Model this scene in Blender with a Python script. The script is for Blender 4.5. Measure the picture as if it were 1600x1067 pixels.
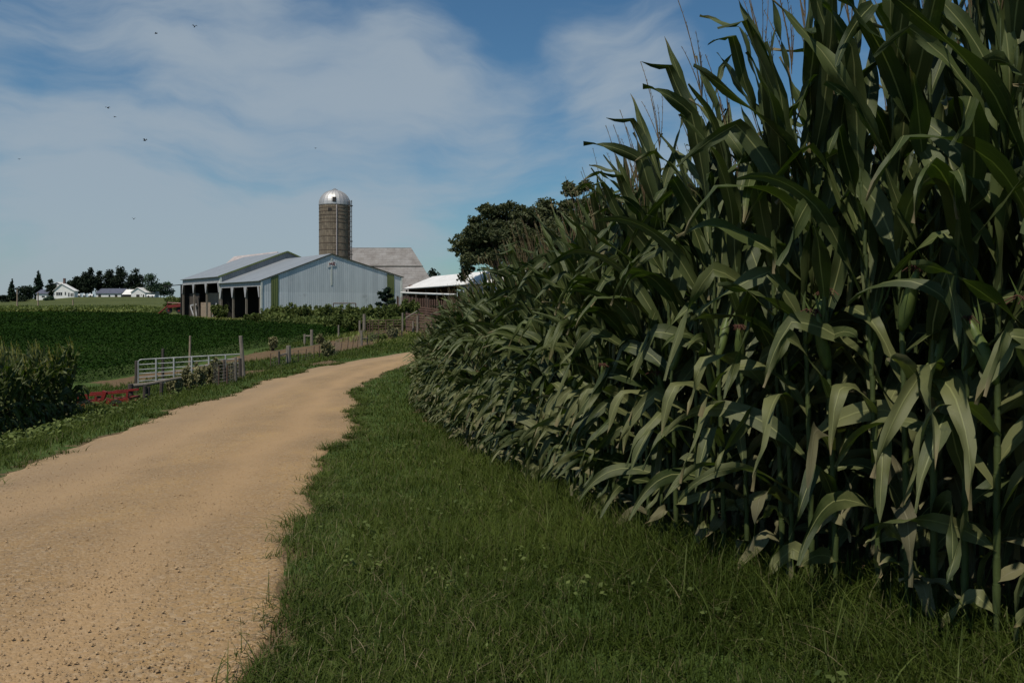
import bpy, math, random
import numpy as np
from mathutils import Vector, Matrix

random.seed(7)
rng = np.random.default_rng(11)
SC = bpy.context.scene
COL = SC.collection
for o in list(bpy.data.objects):
    bpy.data.objects.remove(o)

# ------------------------------------------------------------------ camera
F = 1244.0            # focal length in pixels of the 1600 px wide picture
CX, HY = 800.0, 475.0 # centre column, horizon row
cd = bpy.data.cameras.new("camera")
cam = bpy.data.objects.new("camera", cd)
COL.objects.link(cam)
cd.sensor_width = 36.0
cd.lens = 36.0 * F / 1600.0
cd.shift_y = -(533.5 - HY) / 1600.0
cd.clip_start = 0.05
cd.clip_end = 9000.0
cam.location = (0, 0, 0)
cam.rotation_euler = (math.radians(90), 0, 0)
SC.camera = cam
SC.render.resolution_x, SC.render.resolution_y = 1024, 682
SC.view_settings.view_transform = 'Standard'
SC.view_settings.look = 'None'
SC.view_settings.gamma = 1.0
SC.view_settings.exposure = -0.3
SC.view_settings.use_curve_mapping = False

# ------------------------------------------------------------------ world and sun
SUN_EL = math.radians(61)
SUN_AZ = math.atan2(-0.50, -0.86)      # from +Y towards +X
SUN_STR, SKY_STR = 4.9, 0.078
world = bpy.data.worlds.new("World")
SC.world = world
world.use_nodes = True
wn, wl = world.node_tree.nodes, world.node_tree.links
wn.clear()
wo = wn.new('ShaderNodeOutputWorld')
bg = wn.new('ShaderNodeBackground')
bg.inputs['Strength'].default_value = SKY_STR
sky = wn.new('ShaderNodeTexSky')
sky.sky_type = 'NISHITA'
sky.sun_disc = False
sky.sun_elevation = SUN_EL
sky.sun_rotation = SUN_AZ
sky.air_density = 1.15
sky.dust_density = 0.4
sky.ozone_density = 1.6
tc = wn.new('ShaderNodeTexCoord')

def wmath(op, a, b=None, clamp=False):
    n = wn.new('ShaderNodeMath'); n.operation = op; n.use_clamp = clamp
    for i, v in enumerate((a, b)):
        if v is None: continue
        if isinstance(v, (int, float)): n.inputs[i].default_value = v
        else: wl.new(v, n.inputs[i])
    return n.outputs[0]

def skydir(px, py):
    return Vector(((px - CX) / F, 1.0, (HY - py) / F)).normalized()

def blob(px, py, rad_px, amp, warp):
    """smooth patch of thicker / thinner cloud round one direction of the sky"""
    d = skydir(px, py)
    v = wn.new('ShaderNodeVectorMath'); v.operation = 'DISTANCE'
    wl.new(warp, v.inputs[0]); v.inputs[1].default_value = d
    m = wn.new('ShaderNodeMapRange'); m.interpolation_type = 'SMOOTHERSTEP'
    wl.new(v.outputs['Value'], m.inputs['Value'])
    m.inputs['From Min'].default_value = 0.0
    m.inputs['From Max'].default_value = rad_px / F
    m.inputs['To Min'].default_value = amp
    m.inputs['To Max'].default_value = 0.0
    return m.outputs[0]

nrm = wn.new('ShaderNodeVectorMath'); nrm.operation = 'NORMALIZE'
wl.new(tc.outputs['Generated'], nrm.inputs[0])
wnoise = wn.new('ShaderNodeTexNoise'); wnoise.inputs['Scale'].default_value = 3.0
wnoise.inputs['Detail'].default_value = 4
wl.new(nrm.outputs[0], wnoise.inputs['Vector'])
sub = wn.new('ShaderNodeVectorMath'); sub.operation = 'SUBTRACT'
wl.new(wnoise.outputs['Color'], sub.inputs[0]); sub.inputs[1].default_value = (.5, .5, .5)
scl = wn.new('ShaderNodeVectorMath'); scl.operation = 'SCALE'
wl.new(sub.outputs[0], scl.inputs[0]); scl.inputs['Scale'].default_value = 0.19
add = wn.new('ShaderNodeVectorMath'); add.operation = 'ADD'
wl.new(nrm.outputs[0], add.inputs[0]); wl.new(scl.outputs[0], add.inputs[1])
WARP = add.outputs[0]
mp = wn.new('ShaderNodeMapping'); mp.inputs['Scale'].default_value = (1.0, 1.0, 3.6)
mp.inputs['Rotation'].default_value = (0, math.radians(-24), 0)
wl.new(WARP, mp.inputs['Vector'])
cn = wn.new('ShaderNodeTexNoise'); cn.inputs['Scale'].default_value = 2.6
cn.inputs['Detail'].default_value = 8; cn.inputs['Roughness'].default_value = 0.56
cn.inputs['Distortion'].default_value = 0.0
wl.new(mp.outputs[0], cn.inputs['Vector'])
c = wmath('MULTIPLY', wmath('SUBTRACT', cn.outputs[0], 0.5), 2.9)
c = wmath('ADD', c, 0.21)
for (px, py, r, a) in [(330, 150, 420, .34), (600, 190, 240, .28), (180, 330, 330, .22), (960, 90, 170, .38),
                       (500, 30, 160, .10), (640, 60, 130, .22), (760, 190, 130, .26), (1020, 230, 130, .16),
                       (800, 30, 110, -.32), (520, 20, 110, -.28), (700, 290, 190, -.26), (1180, 60, 150, -.40),
                       (60, 150, 130, -.16), (880, 320, 190, -.24), (160, 40, 150, -.12), (-200, 200, 400, .3),
                       (1500, -100, 400, -.2)]:
    c = wmath('ADD', c, blob(px, py, r, a, WARP))
sep = wn.new('ShaderNodeSeparateXYZ'); wl.new(nrm.outputs[0], sep.inputs[0])
low = wn.new('ShaderNodeMapRange'); wl.new(sep.outputs['Z'], low.inputs['Value'])
low.inputs['From Min'].default_value = 0.0; low.inputs['From Max'].default_value = 0.30
low.inputs['To Min'].default_value = 0.40; low.inputs['To Max'].default_value = 0.0
c = wmath('ADD', c, low.outputs[0], True)
cm = wn.new('ShaderNodeMapRange'); cm.interpolation_type = 'SMOOTHSTEP'
wl.new(c, cm.inputs['Value'])
cm.inputs['From Min'].default_value = 0.05; cm.inputs['From Max'].default_value = 1.0
cm.inputs['To Min'].default_value = 0.0; cm.inputs['To Max'].default_value = 0.80
mix = wn.new('ShaderNodeMix'); mix.data_type = 'RGBA'
wl.new(cm.outputs[0], mix.inputs['Factor'])
tint = wn.new('ShaderNodeMix'); tint.data_type = 'RGBA'; tint.blend_type = 'MULTIPLY'
tint.inputs['Factor'].default_value = 1.0
wl.new(sky.outputs[0], tint.inputs[6]); tint.inputs[7].default_value = (0.60, 0.95, 1.14, 1)
wl.new(tint.outputs[2], mix.inputs[6])
CLOUD = (5.5, 6.5, 7.4, 1)
mix.inputs[7].default_value = CLOUD
wl.new(mix.outputs[2], bg.inputs['Color'])
wl.new(bg.outputs[0], wo.inputs[0])

sd = bpy.data.lights.new("sun", 'SUN')
sd.energy = SUN_STR
sd.angle = math.radians(0.55)
sd.color = (1.0, 0.93, 0.82)
sun = bpy.data.objects.new("sun", sd)
COL.objects.link(sun)
sv = Vector((math.sin(SUN_AZ) * math.cos(SUN_EL), math.cos(SUN_AZ) * math.cos(SUN_EL), math.sin(SUN_EL)))
sun.rotation_euler = sv.to_track_quat('Z', 'Y').to_euler()
sun.location = (-40, -30, 60)

# ------------------------------------------------------------------ materials
def new_mat(name):
    m = bpy.data.materials.new(name); m.use_nodes = True
    nt = m.node_tree
    return m, nt, nt.nodes['Principled BSDF'], nt.nodes['Material Output']

def noise_node(nt, vec, scale, detail=3, rough=.55):
    n = nt.nodes.new('ShaderNodeTexNoise')
    n.inputs['Scale'].default_value = scale
    n.inputs['Detail'].default_value = detail
    n.inputs['Roughness'].default_value = rough
    nt.links.new(vec, n.inputs['Vector'])
    return n.outputs['Fac']

def ramp(nt, fac, stops):
    r = nt.nodes.new('ShaderNodeValToRGB')
    e = r.color_ramp.elements
    while len(e) < len(stops): e.new(0.5)
    for i, (p, col) in enumerate(stops):
        e[i].position = p; e[i].color = (*col, 1)
    nt.links.new(fac, r.inputs[0])
    return r.outputs[0]

def mixc(nt, fac, a, b, mode='MIX'):
    n = nt.nodes.new('ShaderNodeMix'); n.data_type = 'RGBA'; n.blend_type = mode
    if isinstance(fac, (int, float)): n.inputs['Factor'].default_value = fac
    else: nt.links.new(fac, n.inputs['Factor'])
    for k, v in ((6, a), (7, b)):
        if isinstance(v, tuple): n.inputs[k].default_value = (*v, 1) if len(v) == 3 else v
        else: nt.links.new(v, n.inputs[k])
    return n.outputs[2]

def mth(nt, op, a, b=None, clamp=False):
    n = nt.nodes.new('ShaderNodeMath'); n.operation = op; n.use_clamp = clamp
    for i, v in enumerate((a, b)):
        if v is None: continue
        if isinstance(v, (int, float)): n.inputs[i].default_value = v
        else: nt.links.new(v, n.inputs[i])
    return n.outputs[0]

def mrange(nt, v, a, b, c=0., d=1.):
    n = nt.nodes.new('ShaderNodeMapRange'); n.interpolation_type = 'SMOOTHSTEP'
    nt.links.new(v, n.inputs['Value'])
    for k, x in (('From Min', a), ('From Max', b), ('To Min', c), ('To Max', d)):
        n.inputs[k].default_value = x
    return n.outputs[0]

def bump(nt, bsdf, h, strength, dist):
    b = nt.nodes.new('ShaderNodeBump')
    b.inputs['Strength'].default_value = strength
    b.inputs['Distance'].default_value = dist
    nt.links.new(h, b.inputs['Height'])
    nt.links.new(b.outputs[0], bsdf.inputs['Normal'])

def objco(nt):
    return nt.nodes.new('ShaderNodeTexCoord').outputs['Object']

def geoco(nt):
    return nt.nodes.new('ShaderNodeNewGeometry').outputs['Position']

def mapped(nt, vec, scale, rot=(0, 0, 0)):
    m = nt.nodes.new('ShaderNodeMapping')
    m.inputs['Scale'].default_value = scale; m.inputs['Rotation'].default_value = rot
    nt.links.new(vec, m.inputs['Vector'])
    return m.outputs[0]

def simple(name, c1, c2=None, scale=3., rough=.7, metal=0., bmp=0., bscale=20., spec=.4, stretch=(1, 1, 1)):
    m, nt, b, out = new_mat(name)
    v = mapped(nt, objco(nt), stretch)
    if c2 is None: c2 = tuple(x * .75 for x in c1)
    f = noise_node(nt, v, scale, 5)
    col = ramp(nt, f, [(.32, c2), (.68, c1)])
    nt.links.new(col, b.inputs['Base Color'])
    b.inputs['Roughness'].default_value = rough
    b.inputs['Metallic'].default_value = metal
    b.inputs['Specular IOR Level'].default_value = spec
    if bmp: bump(nt, b, noise_node(nt, v, bscale, 3), bmp, .02)
    return m

def leafy(name, dark, light, scale=.8, rough=.55, transl=.25, spec=.3, tip=None):
    """foliage: every leaf island its own tone, clumps lighter and darker by kind of growth"""
    m, nt, b, out = new_mat(name)
    g = nt.nodes.new('ShaderNodeNewGeometry')
    f1 = noise_node(nt, g.outputs['Position'], scale, 3)
    f2_ = noise_node(nt, g.outputs['Position'], scale * .28, 2)
    f = mth(nt, 'ADD', mth(nt, 'MULTIPLY', f1, .55), mth(nt, 'MULTIPLY', g.outputs['Random Per Island'], .4))
    f = mth(nt, 'ADD', f, mth(nt, 'MULTIPLY', mth(nt, 'SUBTRACT', f2_, .45), .8))
    col = ramp(nt, f, [(.25, dark), (.72, light)])
    if tip: 
        f2 = mrange(nt, g.outputs['Random Per Island'], .90, .96)
        col = mixc(nt, f2, col, tip)
    nt.links.new(col, b.inputs['Base Color'])
    b.inputs['Roughness'].default_value = rough
    b.inputs['Specular IOR Level'].default_value = spec
    if transl:
        t = nt.nodes.new('ShaderNodeBsdfTranslucent')
        nt.links.new(mixc(nt, .5, col, (light[0] * 1.3, light[1] * 1.4, light[2] * .7)), t.inputs[0])
        mx = nt.nodes.new('ShaderNodeMixShader'); mx.inputs[0].default_value = transl
        nt.links.new(b.outputs[0], mx.inputs[1]); nt.links.new(t.outputs[0], mx.inputs[2])
        nt.links.new(mx.outputs[0], out.inputs['Surface'])
    return m

def siding(name, c1, c2, pitch=.3, stain=None, axis='X', rough=.5, metal=.0, strength=.6):
    """ribbed sheet metal; ribs vertical across the local axis"""
    m, nt, b, out = new_mat(name)
    oc = objco(nt)
    s = nt.nodes.new('ShaderNodeSeparateXYZ'); nt.links.new(oc, s.inputs[0])
    w = mth(nt, 'SINE', mth(nt, 'MULTIPLY', s.outputs[axis], 2 * math.pi / pitch))
    rib = mrange(nt, w, .3, .95)
    # each sheet (about 0.9 m wide) has weathered by its own amount
    sheet = mth(nt, 'FLOOR', mth(nt, 'DIVIDE', s.outputs[axis], .91))
    wn_ = nt.nodes.new('ShaderNodeTexWhiteNoise'); wn_.noise_dimensions = '1D'
    nt.links.new(sheet, wn_.inputs['W'])
    st = noise_node(nt, mapped(nt, oc, (1.6, 1.6, .25)), 1.6, 5, .6)
    f = mth(nt, 'ADD', mth(nt, 'MULTIPLY', st, .7), mth(nt, 'MULTIPLY', wn_.outputs['Value'], .3))
    col = ramp(nt, f, [(.28, c2), (.7, c1)])
    if stain:
        f2 = mrange(nt, noise_node(nt, mapped(nt, oc, (.5, .5, .5)), 1.1, 5, .6), .56, .72, 0, .6)
        col = mixc(nt, f2, col, stain)
    col = mixc(nt, mth(nt, 'MULTIPLY', rib, .10), col, (.03, .035, .04))
    nt.links.new(col, b.inputs['Base Color'])
    b.inputs['Roughness'].default_value = rough; b.inputs['Metallic'].default_value = metal
    bump(nt, b, w, strength, .02)
    return m

# --- corn leaf: UV x runs across the blade, y along it
def corn_leaf_mat(name, base, pale, rib, rough=.46, transl=.20, lit_dust=.5):
    m, nt, b, out = new_mat(name)
    uv = nt.nodes.new('ShaderNodeTexCoord').outputs['UV']
    s = nt.nodes.new('ShaderNodeSeparateXYZ'); nt.links.new(uv, s.inputs[0])
    d = mth(nt, 'ABSOLUTE', mth(nt, 'SUBTRACT', s.outputs['X'], .5))
    midrib = mrange(nt, d, .018, .05, 1., 0.)
    vein = mth(nt, 'SINE', mth(nt, 'MULTIPLY', s.outputs['X'], 170.))
    g = nt.nodes.new('ShaderNodeNewGeometry')
    f = noise_node(nt, g.outputs['Position'], 2.2, 4)
    oi = nt.nodes.new('ShaderNodeObjectInfo')
    f = mth(nt, 'ADD', mth(nt, 'MULTIPLY', f, .65), mth(nt, 'MULTIPLY', g.outputs['Random Per Island'], .22))
    f = mth(nt, 'ADD', f, mth(nt, 'MULTIPLY', oi.outputs['Random'], .13))
    col = ramp(nt, f, [(.25, base), (.75, pale)])
    streak = noise_node(nt, mapped(nt, uv, (34., 2.2, 1.)), 1., 3)
    col = mixc(nt, mrange(nt, streak, .5, .8, 0, .4), col, (pale[0] * 1.35, pale[1] * 1.25, pale[2] * 1.3))
    spot = mrange(nt, noise_node(nt, g.outputs['Position'], 9., 4, .7), .60, .74, 0, .45)
    col = mixc(nt, spot, col, (pale[0] * 1.5, pale[1] * 1.3, pale[2] * 1.2))
    # lower leaves: sunlit paleness painted in along with dusty tan from the road
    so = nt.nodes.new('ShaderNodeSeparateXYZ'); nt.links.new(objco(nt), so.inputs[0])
    lit_low = mth(nt, 'MULTIPLY', mrange(nt, so.outputs['Z'], .9, 1.9, lit_dust, 0.), mrange(nt, f, .35, .6))
    col = mixc(nt, lit_low, col, (.185, .178, .080))
    # browned tips and nibbled edges
    tipf = mth(nt, 'MULTIPLY', mrange(nt, s.outputs['Y'], .86, 1.0), mrange(nt, g.outputs['Random Per Island'], .45, .6))
    col = mixc(nt, mth(nt, 'MULTIPLY', tipf, .8), col, (.21, .16, .085))
    col = mixc(nt, mth(nt, 'MULTIPLY', midrib, .75), col, rib)
    nt.links.new(col, b.inputs['Base Color'])
    b.inputs['Roughness'].default_value = rough
    b.inputs['Specular IOR Level'].default_value = .28
    h = mth(nt, 'ADD', mth(nt, 'MULTIPLY', vein, .25), mth(nt, 'MULTIPLY', midrib, -1.))
    bump(nt, b, h, .35, .003)
    t = nt.nodes.new('ShaderNodeBsdfTranslucent')
    nt.links.new(mixc(nt, 1., col, (1.0, 1.5, .35), 'MULTIPLY'), t.inputs[0])
    mx = nt.nodes.new('ShaderNodeMixShader'); mx.inputs[0].default_value = transl
    nt.links.new(b.outputs[0], mx.inputs[1]); nt.links.new(t.outputs[0], mx.inputs[2])
    nt.links.new(mx.outputs[0], out.inputs['Surface'])
    return m

M = {}
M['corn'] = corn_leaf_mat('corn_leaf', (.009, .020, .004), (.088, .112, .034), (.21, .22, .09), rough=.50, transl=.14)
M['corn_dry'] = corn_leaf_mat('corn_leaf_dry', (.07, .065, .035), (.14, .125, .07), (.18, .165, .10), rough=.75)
M['corn_yellow'] = corn_leaf_mat('corn_leaf_left_patch', (.024, .038, .008), (.085, .105, .026), (.20, .21, .08), rough=.55, lit_dust=0.)
M['stalk'] = simple('corn_stalk', (.065, .088, .022), (.034, .050, .014), 6., .6, bmp=.2)
M['husk'] = simple('corn_husk', (.11, .15, .035), (.06, .085, .024), 9., .55, stretch=(4, 4, .6))
M['silk'] = simple('corn_silk', (.10, .035, .02), (.05, .02, .012), 20., .8)
M['tassel'] = leafy('corn_tassel', (.09, .065, .032), (.19, .135, .07), 2., .8, .1)
M['tassel_yellow'] = leafy('corn_tassel_yellow', (.34, .31, .05), (.60, .54, .13), 2., .8, .3)
M['grass'] = leafy('grass_blades', (.028, .046, .006), (.078, .104, .018), 1.1, .6, .28, .12, tip=(.12, .11, .05))
M['grass_dry'] = leafy('grass_blades_worn', (.048, .068, .014), (.11, .135, .034), 1.2, .6, .25, .12, tip=(.17, .145, .08))
M['weed'] = leafy('weed_leaf', (.050, .072, .018), (.13, .16, .045), .7, .65, .25, .15)
M['brush'] = leafy('dry_brush', (.12, .12, .05), (.26, .24, .12), 1.6, .75, .15)
M['soy'] = leafy('soybean_leaf', (.006, .018, .002), (.018, .044, .005), .22, .75, .12, .05)
M['crown_far'] = leafy('far_crown', (.008, .015, .010), (.028, .040, .022), .3, .8, .08, .1)
M['crown_far_green'] = leafy('far_crown_green', (.028, .05, .030), (.06, .095, .055), .3, .8, .1, .1)
M['crown_conifer'] = leafy('conifer_needles', (.010, .022, .014), (.026, .045, .026), .4, .8, .05, .1)
M['crown_big'] = leafy('big_tree_leaf', (.034, .046, .020), (.095, .105, .046), .5, .65, .2, .2)
M['bark'] = simple('bark', (.10, .085, .07), (.05, .042, .035), 5., .9, bmp=.5, stretch=(4, 4, 1))
M['wood'] = simple('weathered_wood', (.25, .215, .17), (.12, .10, .08), 6., .85, bmp=.4, stretch=(5, 5, .7))
M['wood_dark'] = simple('old_dark_wood', (.085, .068, .055), (.04, .033, .028), 6., .9, bmp=.4, stretch=(5, 5, .7))
M['wood_red'] = simple('reddish_boards', (.185, .105, .075), (.095, .058, .045), 4., .85, bmp=.3)
M['wood_tan'] = simple('tan_boards', (.36, .27, .19), (.20, .15, .11), 3., .85)
M['rust'] = simple('rusty_steel', (.12, .07, .045), (.06, .04, .03), 15., .8)
M['galv'] = simple('galvanised_tube', (.46, .46, .44), (.28, .28, .27), 4., .5, .2)
M['wire'] = simple('fence_wire', (.22, .20, .18), (.12, .11, .10), 7., .6, .3)
M['red_paint'] = simple('red_farm_paint', (.23, .024, .022), (.11, .02, .015), 6., .45, bmp=.1)
M['rubber'] = simple('black_rubber', (.02, .02, .02), None, 5., .8)
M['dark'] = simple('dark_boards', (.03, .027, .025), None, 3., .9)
M['white'] = simple('white_paint', (.74, .73, .70), (.55, .54, .52), 2.5, .6)
M['white_wood'] = simple('weathered_white_boards', (.42, .42, .43), (.27, .26, .26), 3., .7)
M['house_white'] = simple('house_siding', (.80, .79, .76), (.68, .67, .65), 1., .6)
M['roof_grey'] = simple('grey_house_roof', (.10, .11, .15), (.065, .07, .10), 1., .7)
M['roof_white'] = simple('white_sheet_roof', (.80, .78, .74), (.66, .64, .60), .6, .45)
M['glass'] = simple('dark_window_glass', (.02, .025, .03), None, 2., .15)
M['brick'] = simple('chimney_brick', (.12, .07, .06), None, 6., .9)
M['siding'] = siding('blue_grey_sheet_siding', (.56, .61, .62), (.43, .475, .49), .3, stain=(.58, .60, .60), strength=.3)
M['siding_low'] = siding('lower_sheet_siding', (.62, .665, .675), (.50, .545, .56), .3, stain=(.26, .27, .27), strength=.3)
M['siding_grey'] = siding('grey_sheet_gable', (.20, .215, .225), (.15, .16, .17), .3)
M['siding_y'] = siding('side_sheet_siding', (.36, .41, .45), (.24, .285, .32), .3, axis='Y')
M['green_sheet'] = siding('green_sheet_panel', (.135, .165, .045), (.10, .125, .035), .3)
M['roof_metal'] = siding('grey_metal_roof', (.30, .315, .325), (.225, .24, .25), .6, axis='Y', rough=.42, metal=.15, strength=.35)
M['trim_dark'] = simple('dark_rake_trim', (.07, .07, .045), None, 3., .6)
M['trim_pale'] = simple('pale_corner_trim', (.62, .64, .58), (.45, .47, .42), 2., .6)
M['bird'] = simple('dark_feathers', (.02, .02, .022), None, 5., .8)
M['pebble'] = leafy('gravel_stone', (.27, .175, .09), (.44, .30, .165), 6., .85, 0, .2)

def old_roof():
    m, nt, b, out = new_mat('old_pale_roof')
    oc = objco(nt)
    f = noise_node(nt, mapped(nt, oc, (.5, .5, .9)), 1.2, 6, .65)
    col = ramp(nt, f, [(.3, (.17, .155, .145)), (.5, (.25, .235, .225)), (.72, (.31, .30, .29))])
    br = nt.nodes.new('ShaderNodeTexBrick')
    br.inputs['Scale'].default_value = 1.0; br.inputs['Brick Width'].default_value = 1.4
    br.inputs['Row Height'].default_value = .45; br.inputs['Mortar Size'].default_value = .02
    br.inputs['Color1'].default_value = (1, 1, 1, 1); br.inputs['Color2'].default_value = (.86, .84, .82, 1)
    br.inputs['Mortar'].default_value = (.6, .58, .56, 1)
    s = nt.nodes.new('ShaderNodeSeparateXYZ'); nt.links.new(oc, s.inputs[0])
    cb = nt.nodes.new('ShaderNodeCombineXYZ')
    nt.links.new(s.outputs['X'], cb.inputs['X']); nt.links.new(s.outputs['Z'], cb.inputs['Y'])
    nt.links.new(cb.outputs[0], br.inputs['Vector'])
    col = mixc(nt, 1., col, br.outputs['Color'], 'MULTIPLY')
    nt.links.new(col, b.inputs['Base Color']); b.inputs['Roughness'].default_value = .85
    return m
M['roof_old'] = old_roof()

def silo_mat():
    m, nt, b, out = new_mat('silo_staves')
    oc = objco(nt)
    s = nt.nodes.new('ShaderNodeSeparateXYZ'); nt.links.new(oc, s.inputs[0])
    ang = mth(nt, 'MULTIPLY', mth(nt, 'ARCTAN2', s.outputs['Y'], s.outputs['X']), 2.66)
    cb = nt.nodes.new('ShaderNodeCombineXYZ')
    nt.links.new(s.outputs['Z'], cb.inputs['X']); nt.links.new(ang, cb.inputs['Y'])
    br = nt.nodes.new('ShaderNodeTexBrick')
    br.inputs['Scale'].default_value = 1.; br.inputs['Brick Width'].default_value = .76
    br.inputs['Row Height'].default_value = .36; br.inputs['Mortar Size'].default_value = .022
    br.inputs['Color1'].default_value = (.185, .145, .098, 1); br.inputs['Color2'].default_value = (.10, .077, .052, 1)
    br.inputs['Mortar'].default_value = (.055, .045, .032, 1)
    nt.links.new(cb.outputs[0], br.inputs['Vector'])
    f = noise_node(nt, mapped(nt, oc, (1, 1, .3)), 1.3, 5, .6)
    col = mixc(nt, mrange(nt, f, .35, .7), br.outputs['Color'], (.20, .165, .12))
    nt.links.new(mixc(nt, .45, br.outputs['Color'], col), b.inputs['Base Color'])
    b.inputs['Roughness'].default_value = .85
    return m
M['silo'] = silo_mat()
def dome_mat():
    m, nt, b, out = new_mat('dome_sheet_metal')
    oc = objco(nt)
    s = nt.nodes.new('ShaderNodeSeparateXYZ'); nt.links.new(oc, s.inputs[0])
    ang = mth(nt, 'ARCTAN2', s.outputs['Y'], s.outputs['X'])
    seg = mth(nt, 'FLOOR', mth(nt, 'MULTIPLY', ang, 24 / (2 * math.pi)))
    w = nt.nodes.new('ShaderNodeTexWhiteNoise'); w.noise_dimensions = '1D'; nt.links.new(seg, w.inputs['W'])
    f = mth(nt, 'ADD', mth(nt, 'MULTIPLY', w.outputs['Value'], .5), mth(nt, 'MULTIPLY', noise_node(nt, oc, 1.2, 4), .5))
    nt.links.new(ramp(nt, f, [(.2, (.36, .35, .34)), (.8, (.58, .56, .54))]), b.inputs['Base Color'])
    b.inputs['Roughness'].default_value = .5; b.inputs['Metallic'].default_value = .5
    return m
M['dome'] = dome_mat()

def road_mat():
    m, nt, b, out = new_mat('gravel_road')
    p = geoco(nt)
    big = noise_node(nt, mapped(nt, p, (1, .35, 1)), .9, 5, .6)
    mid = noise_node(nt, p, 7., 5, .7)
    fine = noise_node(nt, p, 42., 4, .75)
    col = ramp(nt, big, [(.28, (.21, .137, .067)), (.5, (.285, .182, .084)), (.72, (.37, .235, .098))])
    col = mixc(nt, mrange(nt, mid, .3, .7, 0, .35), col, (.26, .185, .115))
    vo = nt.nodes.new('ShaderNodeTexVoronoi'); vo.inputs['Scale'].default_value = 46.
    nt.links.new(p, vo.inputs['Vector'])
    vo2 = nt.nodes.new('ShaderNodeTexVoronoi'); vo2.inputs['Scale'].default_value = 75.
    nt.links.new(p, vo2.inputs['Vector'])
    s = nt.nodes.new('ShaderNodeSeparateXYZ'); nt.links.new(vo.outputs['Color'], s.inputs[0])
    col = mixc(nt, mrange(nt, s.outputs[0], .55, 1., 0, .35), col, (.45, .36, .25))
    col = mixc(nt, mrange(nt, s.outputs[1], .7, 1., 0, .55), col, (.17, .13, .09))
    col = mixc(nt, mrange(nt, fine, .5, .75, 0, .45), col, (.20, .145, .085))
    tr_ = nt.nodes.new('ShaderNodeAttribute'); tr_.attribute_name = 'track'
    col = mixc(nt, mth(nt, 'MULTIPLY', tr_.outputs['Fac'], .55), col, (.38, .25, .13))
    lf = nt.nodes.new('ShaderNodeAttribute'); lf.attribute_name = 'left'
    col = mixc(nt, mth(nt, 'MULTIPLY', lf.outputs['Fac'], .5), col, (.29, .205, .125))
    nt.links.new(col, b.inputs['Base Color'])
    b.inputs['Roughness'].default_value = .92; b.inputs['Specular IOR Level'].default_value = .15
    h = mth(nt, 'ADD', mth(nt, 'MULTIPLY', vo.outputs['Distance'], -.55), mth(nt, 'MULTIPLY', fine, .5))
    h = mth(nt, 'ADD', h, mth(nt, 'MULTIPLY', vo2.outputs['Distance'], -.3))
    h = mth(nt, 'ADD', h, mth(nt, 'MULTIPLY', mid, 1.2))
    bump(nt, b, h, .42, .02)
    return m
M['road'] = road_mat()

def ground_mat():
    m, nt, b, out = new_mat('ground_soil_and_turf')
    p = geoco(nt)
    a = nt.nodes.new('ShaderNodeAttribute'); a.attribute_name = 'dirt'
    l = nt.nodes.new('ShaderNodeAttribute'); l.attribute_name = 'lush'
    n1 = noise_node(nt, p, .35, 5, .6); n2 = noise_node(nt, p, 3., 5, .7)
    n3 = noise_node(nt, mapped(nt, p, (.25, 1, 1)), .12, 4)
    turf = ramp(nt, n2, [(.3, (.030, .055, .012)), (.7, (.075, .11, .028))])
    mead = ramp(nt, mth(nt, 'ADD', mth(nt, 'MULTIPLY', n1, .5), mth(nt, 'MULTIPLY', n3, .5)),
                [(.35, (.042, .056, .018)), (.6, (.088, .10, .032))])
    soil = ramp(nt, n2, [(.3, (.085, .057, .030)), (.7, (.165, .112, .062))])
    col = mixc(nt, mrange(nt, l.outputs['Fac'], .2, .8), turf, mead)
    f = mth(nt, 'ADD', a.outputs['Fac'], mth(nt, 'MULTIPLY', mth(nt, 'SUBTRACT', n2, .5), 1.3))
    f = mth(nt, 'ADD', f, mth(nt, 'MULTIPLY', mth(nt, 'SUBTRACT', n1, .5), .7))
    col = mixc(nt, mrange(nt, f, .35, .65), col, soil)
    nt.links.new(col, b.inputs['Base Color'])
    b.inputs['Roughness'].default_value = .95; b.inputs['Specular IOR Level'].default_value = .1
    bump(nt, b, n2, .8, .08)
    return m
M['ground'] = ground_mat()

# ------------------------------------------------------------------ object helpers
def tag(o, label=None, cat=None, group=None, kind=None):
    if label: o['label'] = label
    if cat: o['category'] = cat
    if group: o['group'] = group
    if kind: o['kind'] = kind
    return o

def empty(name, loc, rz=0., label=None, cat=None, group=None):
    o = bpy.data.objects.new(name, None)
    o.empty_display_size = .3
    COL.objects.link(o)
    o.location = loc; o.rotation_euler = (0, 0, rz)
    return tag(o, label, cat, group)

def mesh_np(name, V, Fs, mats, midx=None, uv=None, smooth=False):
    """V (n,3); Fs (m,k) of one polygon size"""
    V = np.asarray(V, dtype=np.float32); Fs = np.asarray(Fs, dtype=np.int32)
    me = bpy.data.meshes.new(name)
    n, k = Fs.shape
    me.vertices.add(len(V)); me.vertices.foreach_set('co', V.ravel())
    me.loops.add(n * k); me.loops.foreach_set('vertex_index', Fs.ravel())
    me.polygons.add(n)
    me.polygons.foreach_set('loop_start', np.arange(0, n * k, k, dtype=np.int32))
    me.polygons.foreach_set('loop_total', np.full(n, k, dtype=np.int32))
    if midx is not None: me.polygons.foreach_set('material_index', np.asarray(midx, dtype=np.int32))
    if smooth: me.polygons.foreach_set('use_smooth', np.ones(n, dtype=bool))
    if uv is not None:
        l = me.uv_layers.new(name='UVMap')
        l.data.foreach_set('uv', np.asarray(uv, dtype=np.float32)[Fs.ravel()].ravel())
    for m in (mats if isinstance(mats, (list, tuple)) else [mats]): me.materials.append(m)
    me.update(calc_edges=True)
    return me

def link(name, me, parent=None):
    o = bpy.data.objects.new(name, me)
    COL.objects.link(o)
    if parent is not None: o.parent = parent
    return o

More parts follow.
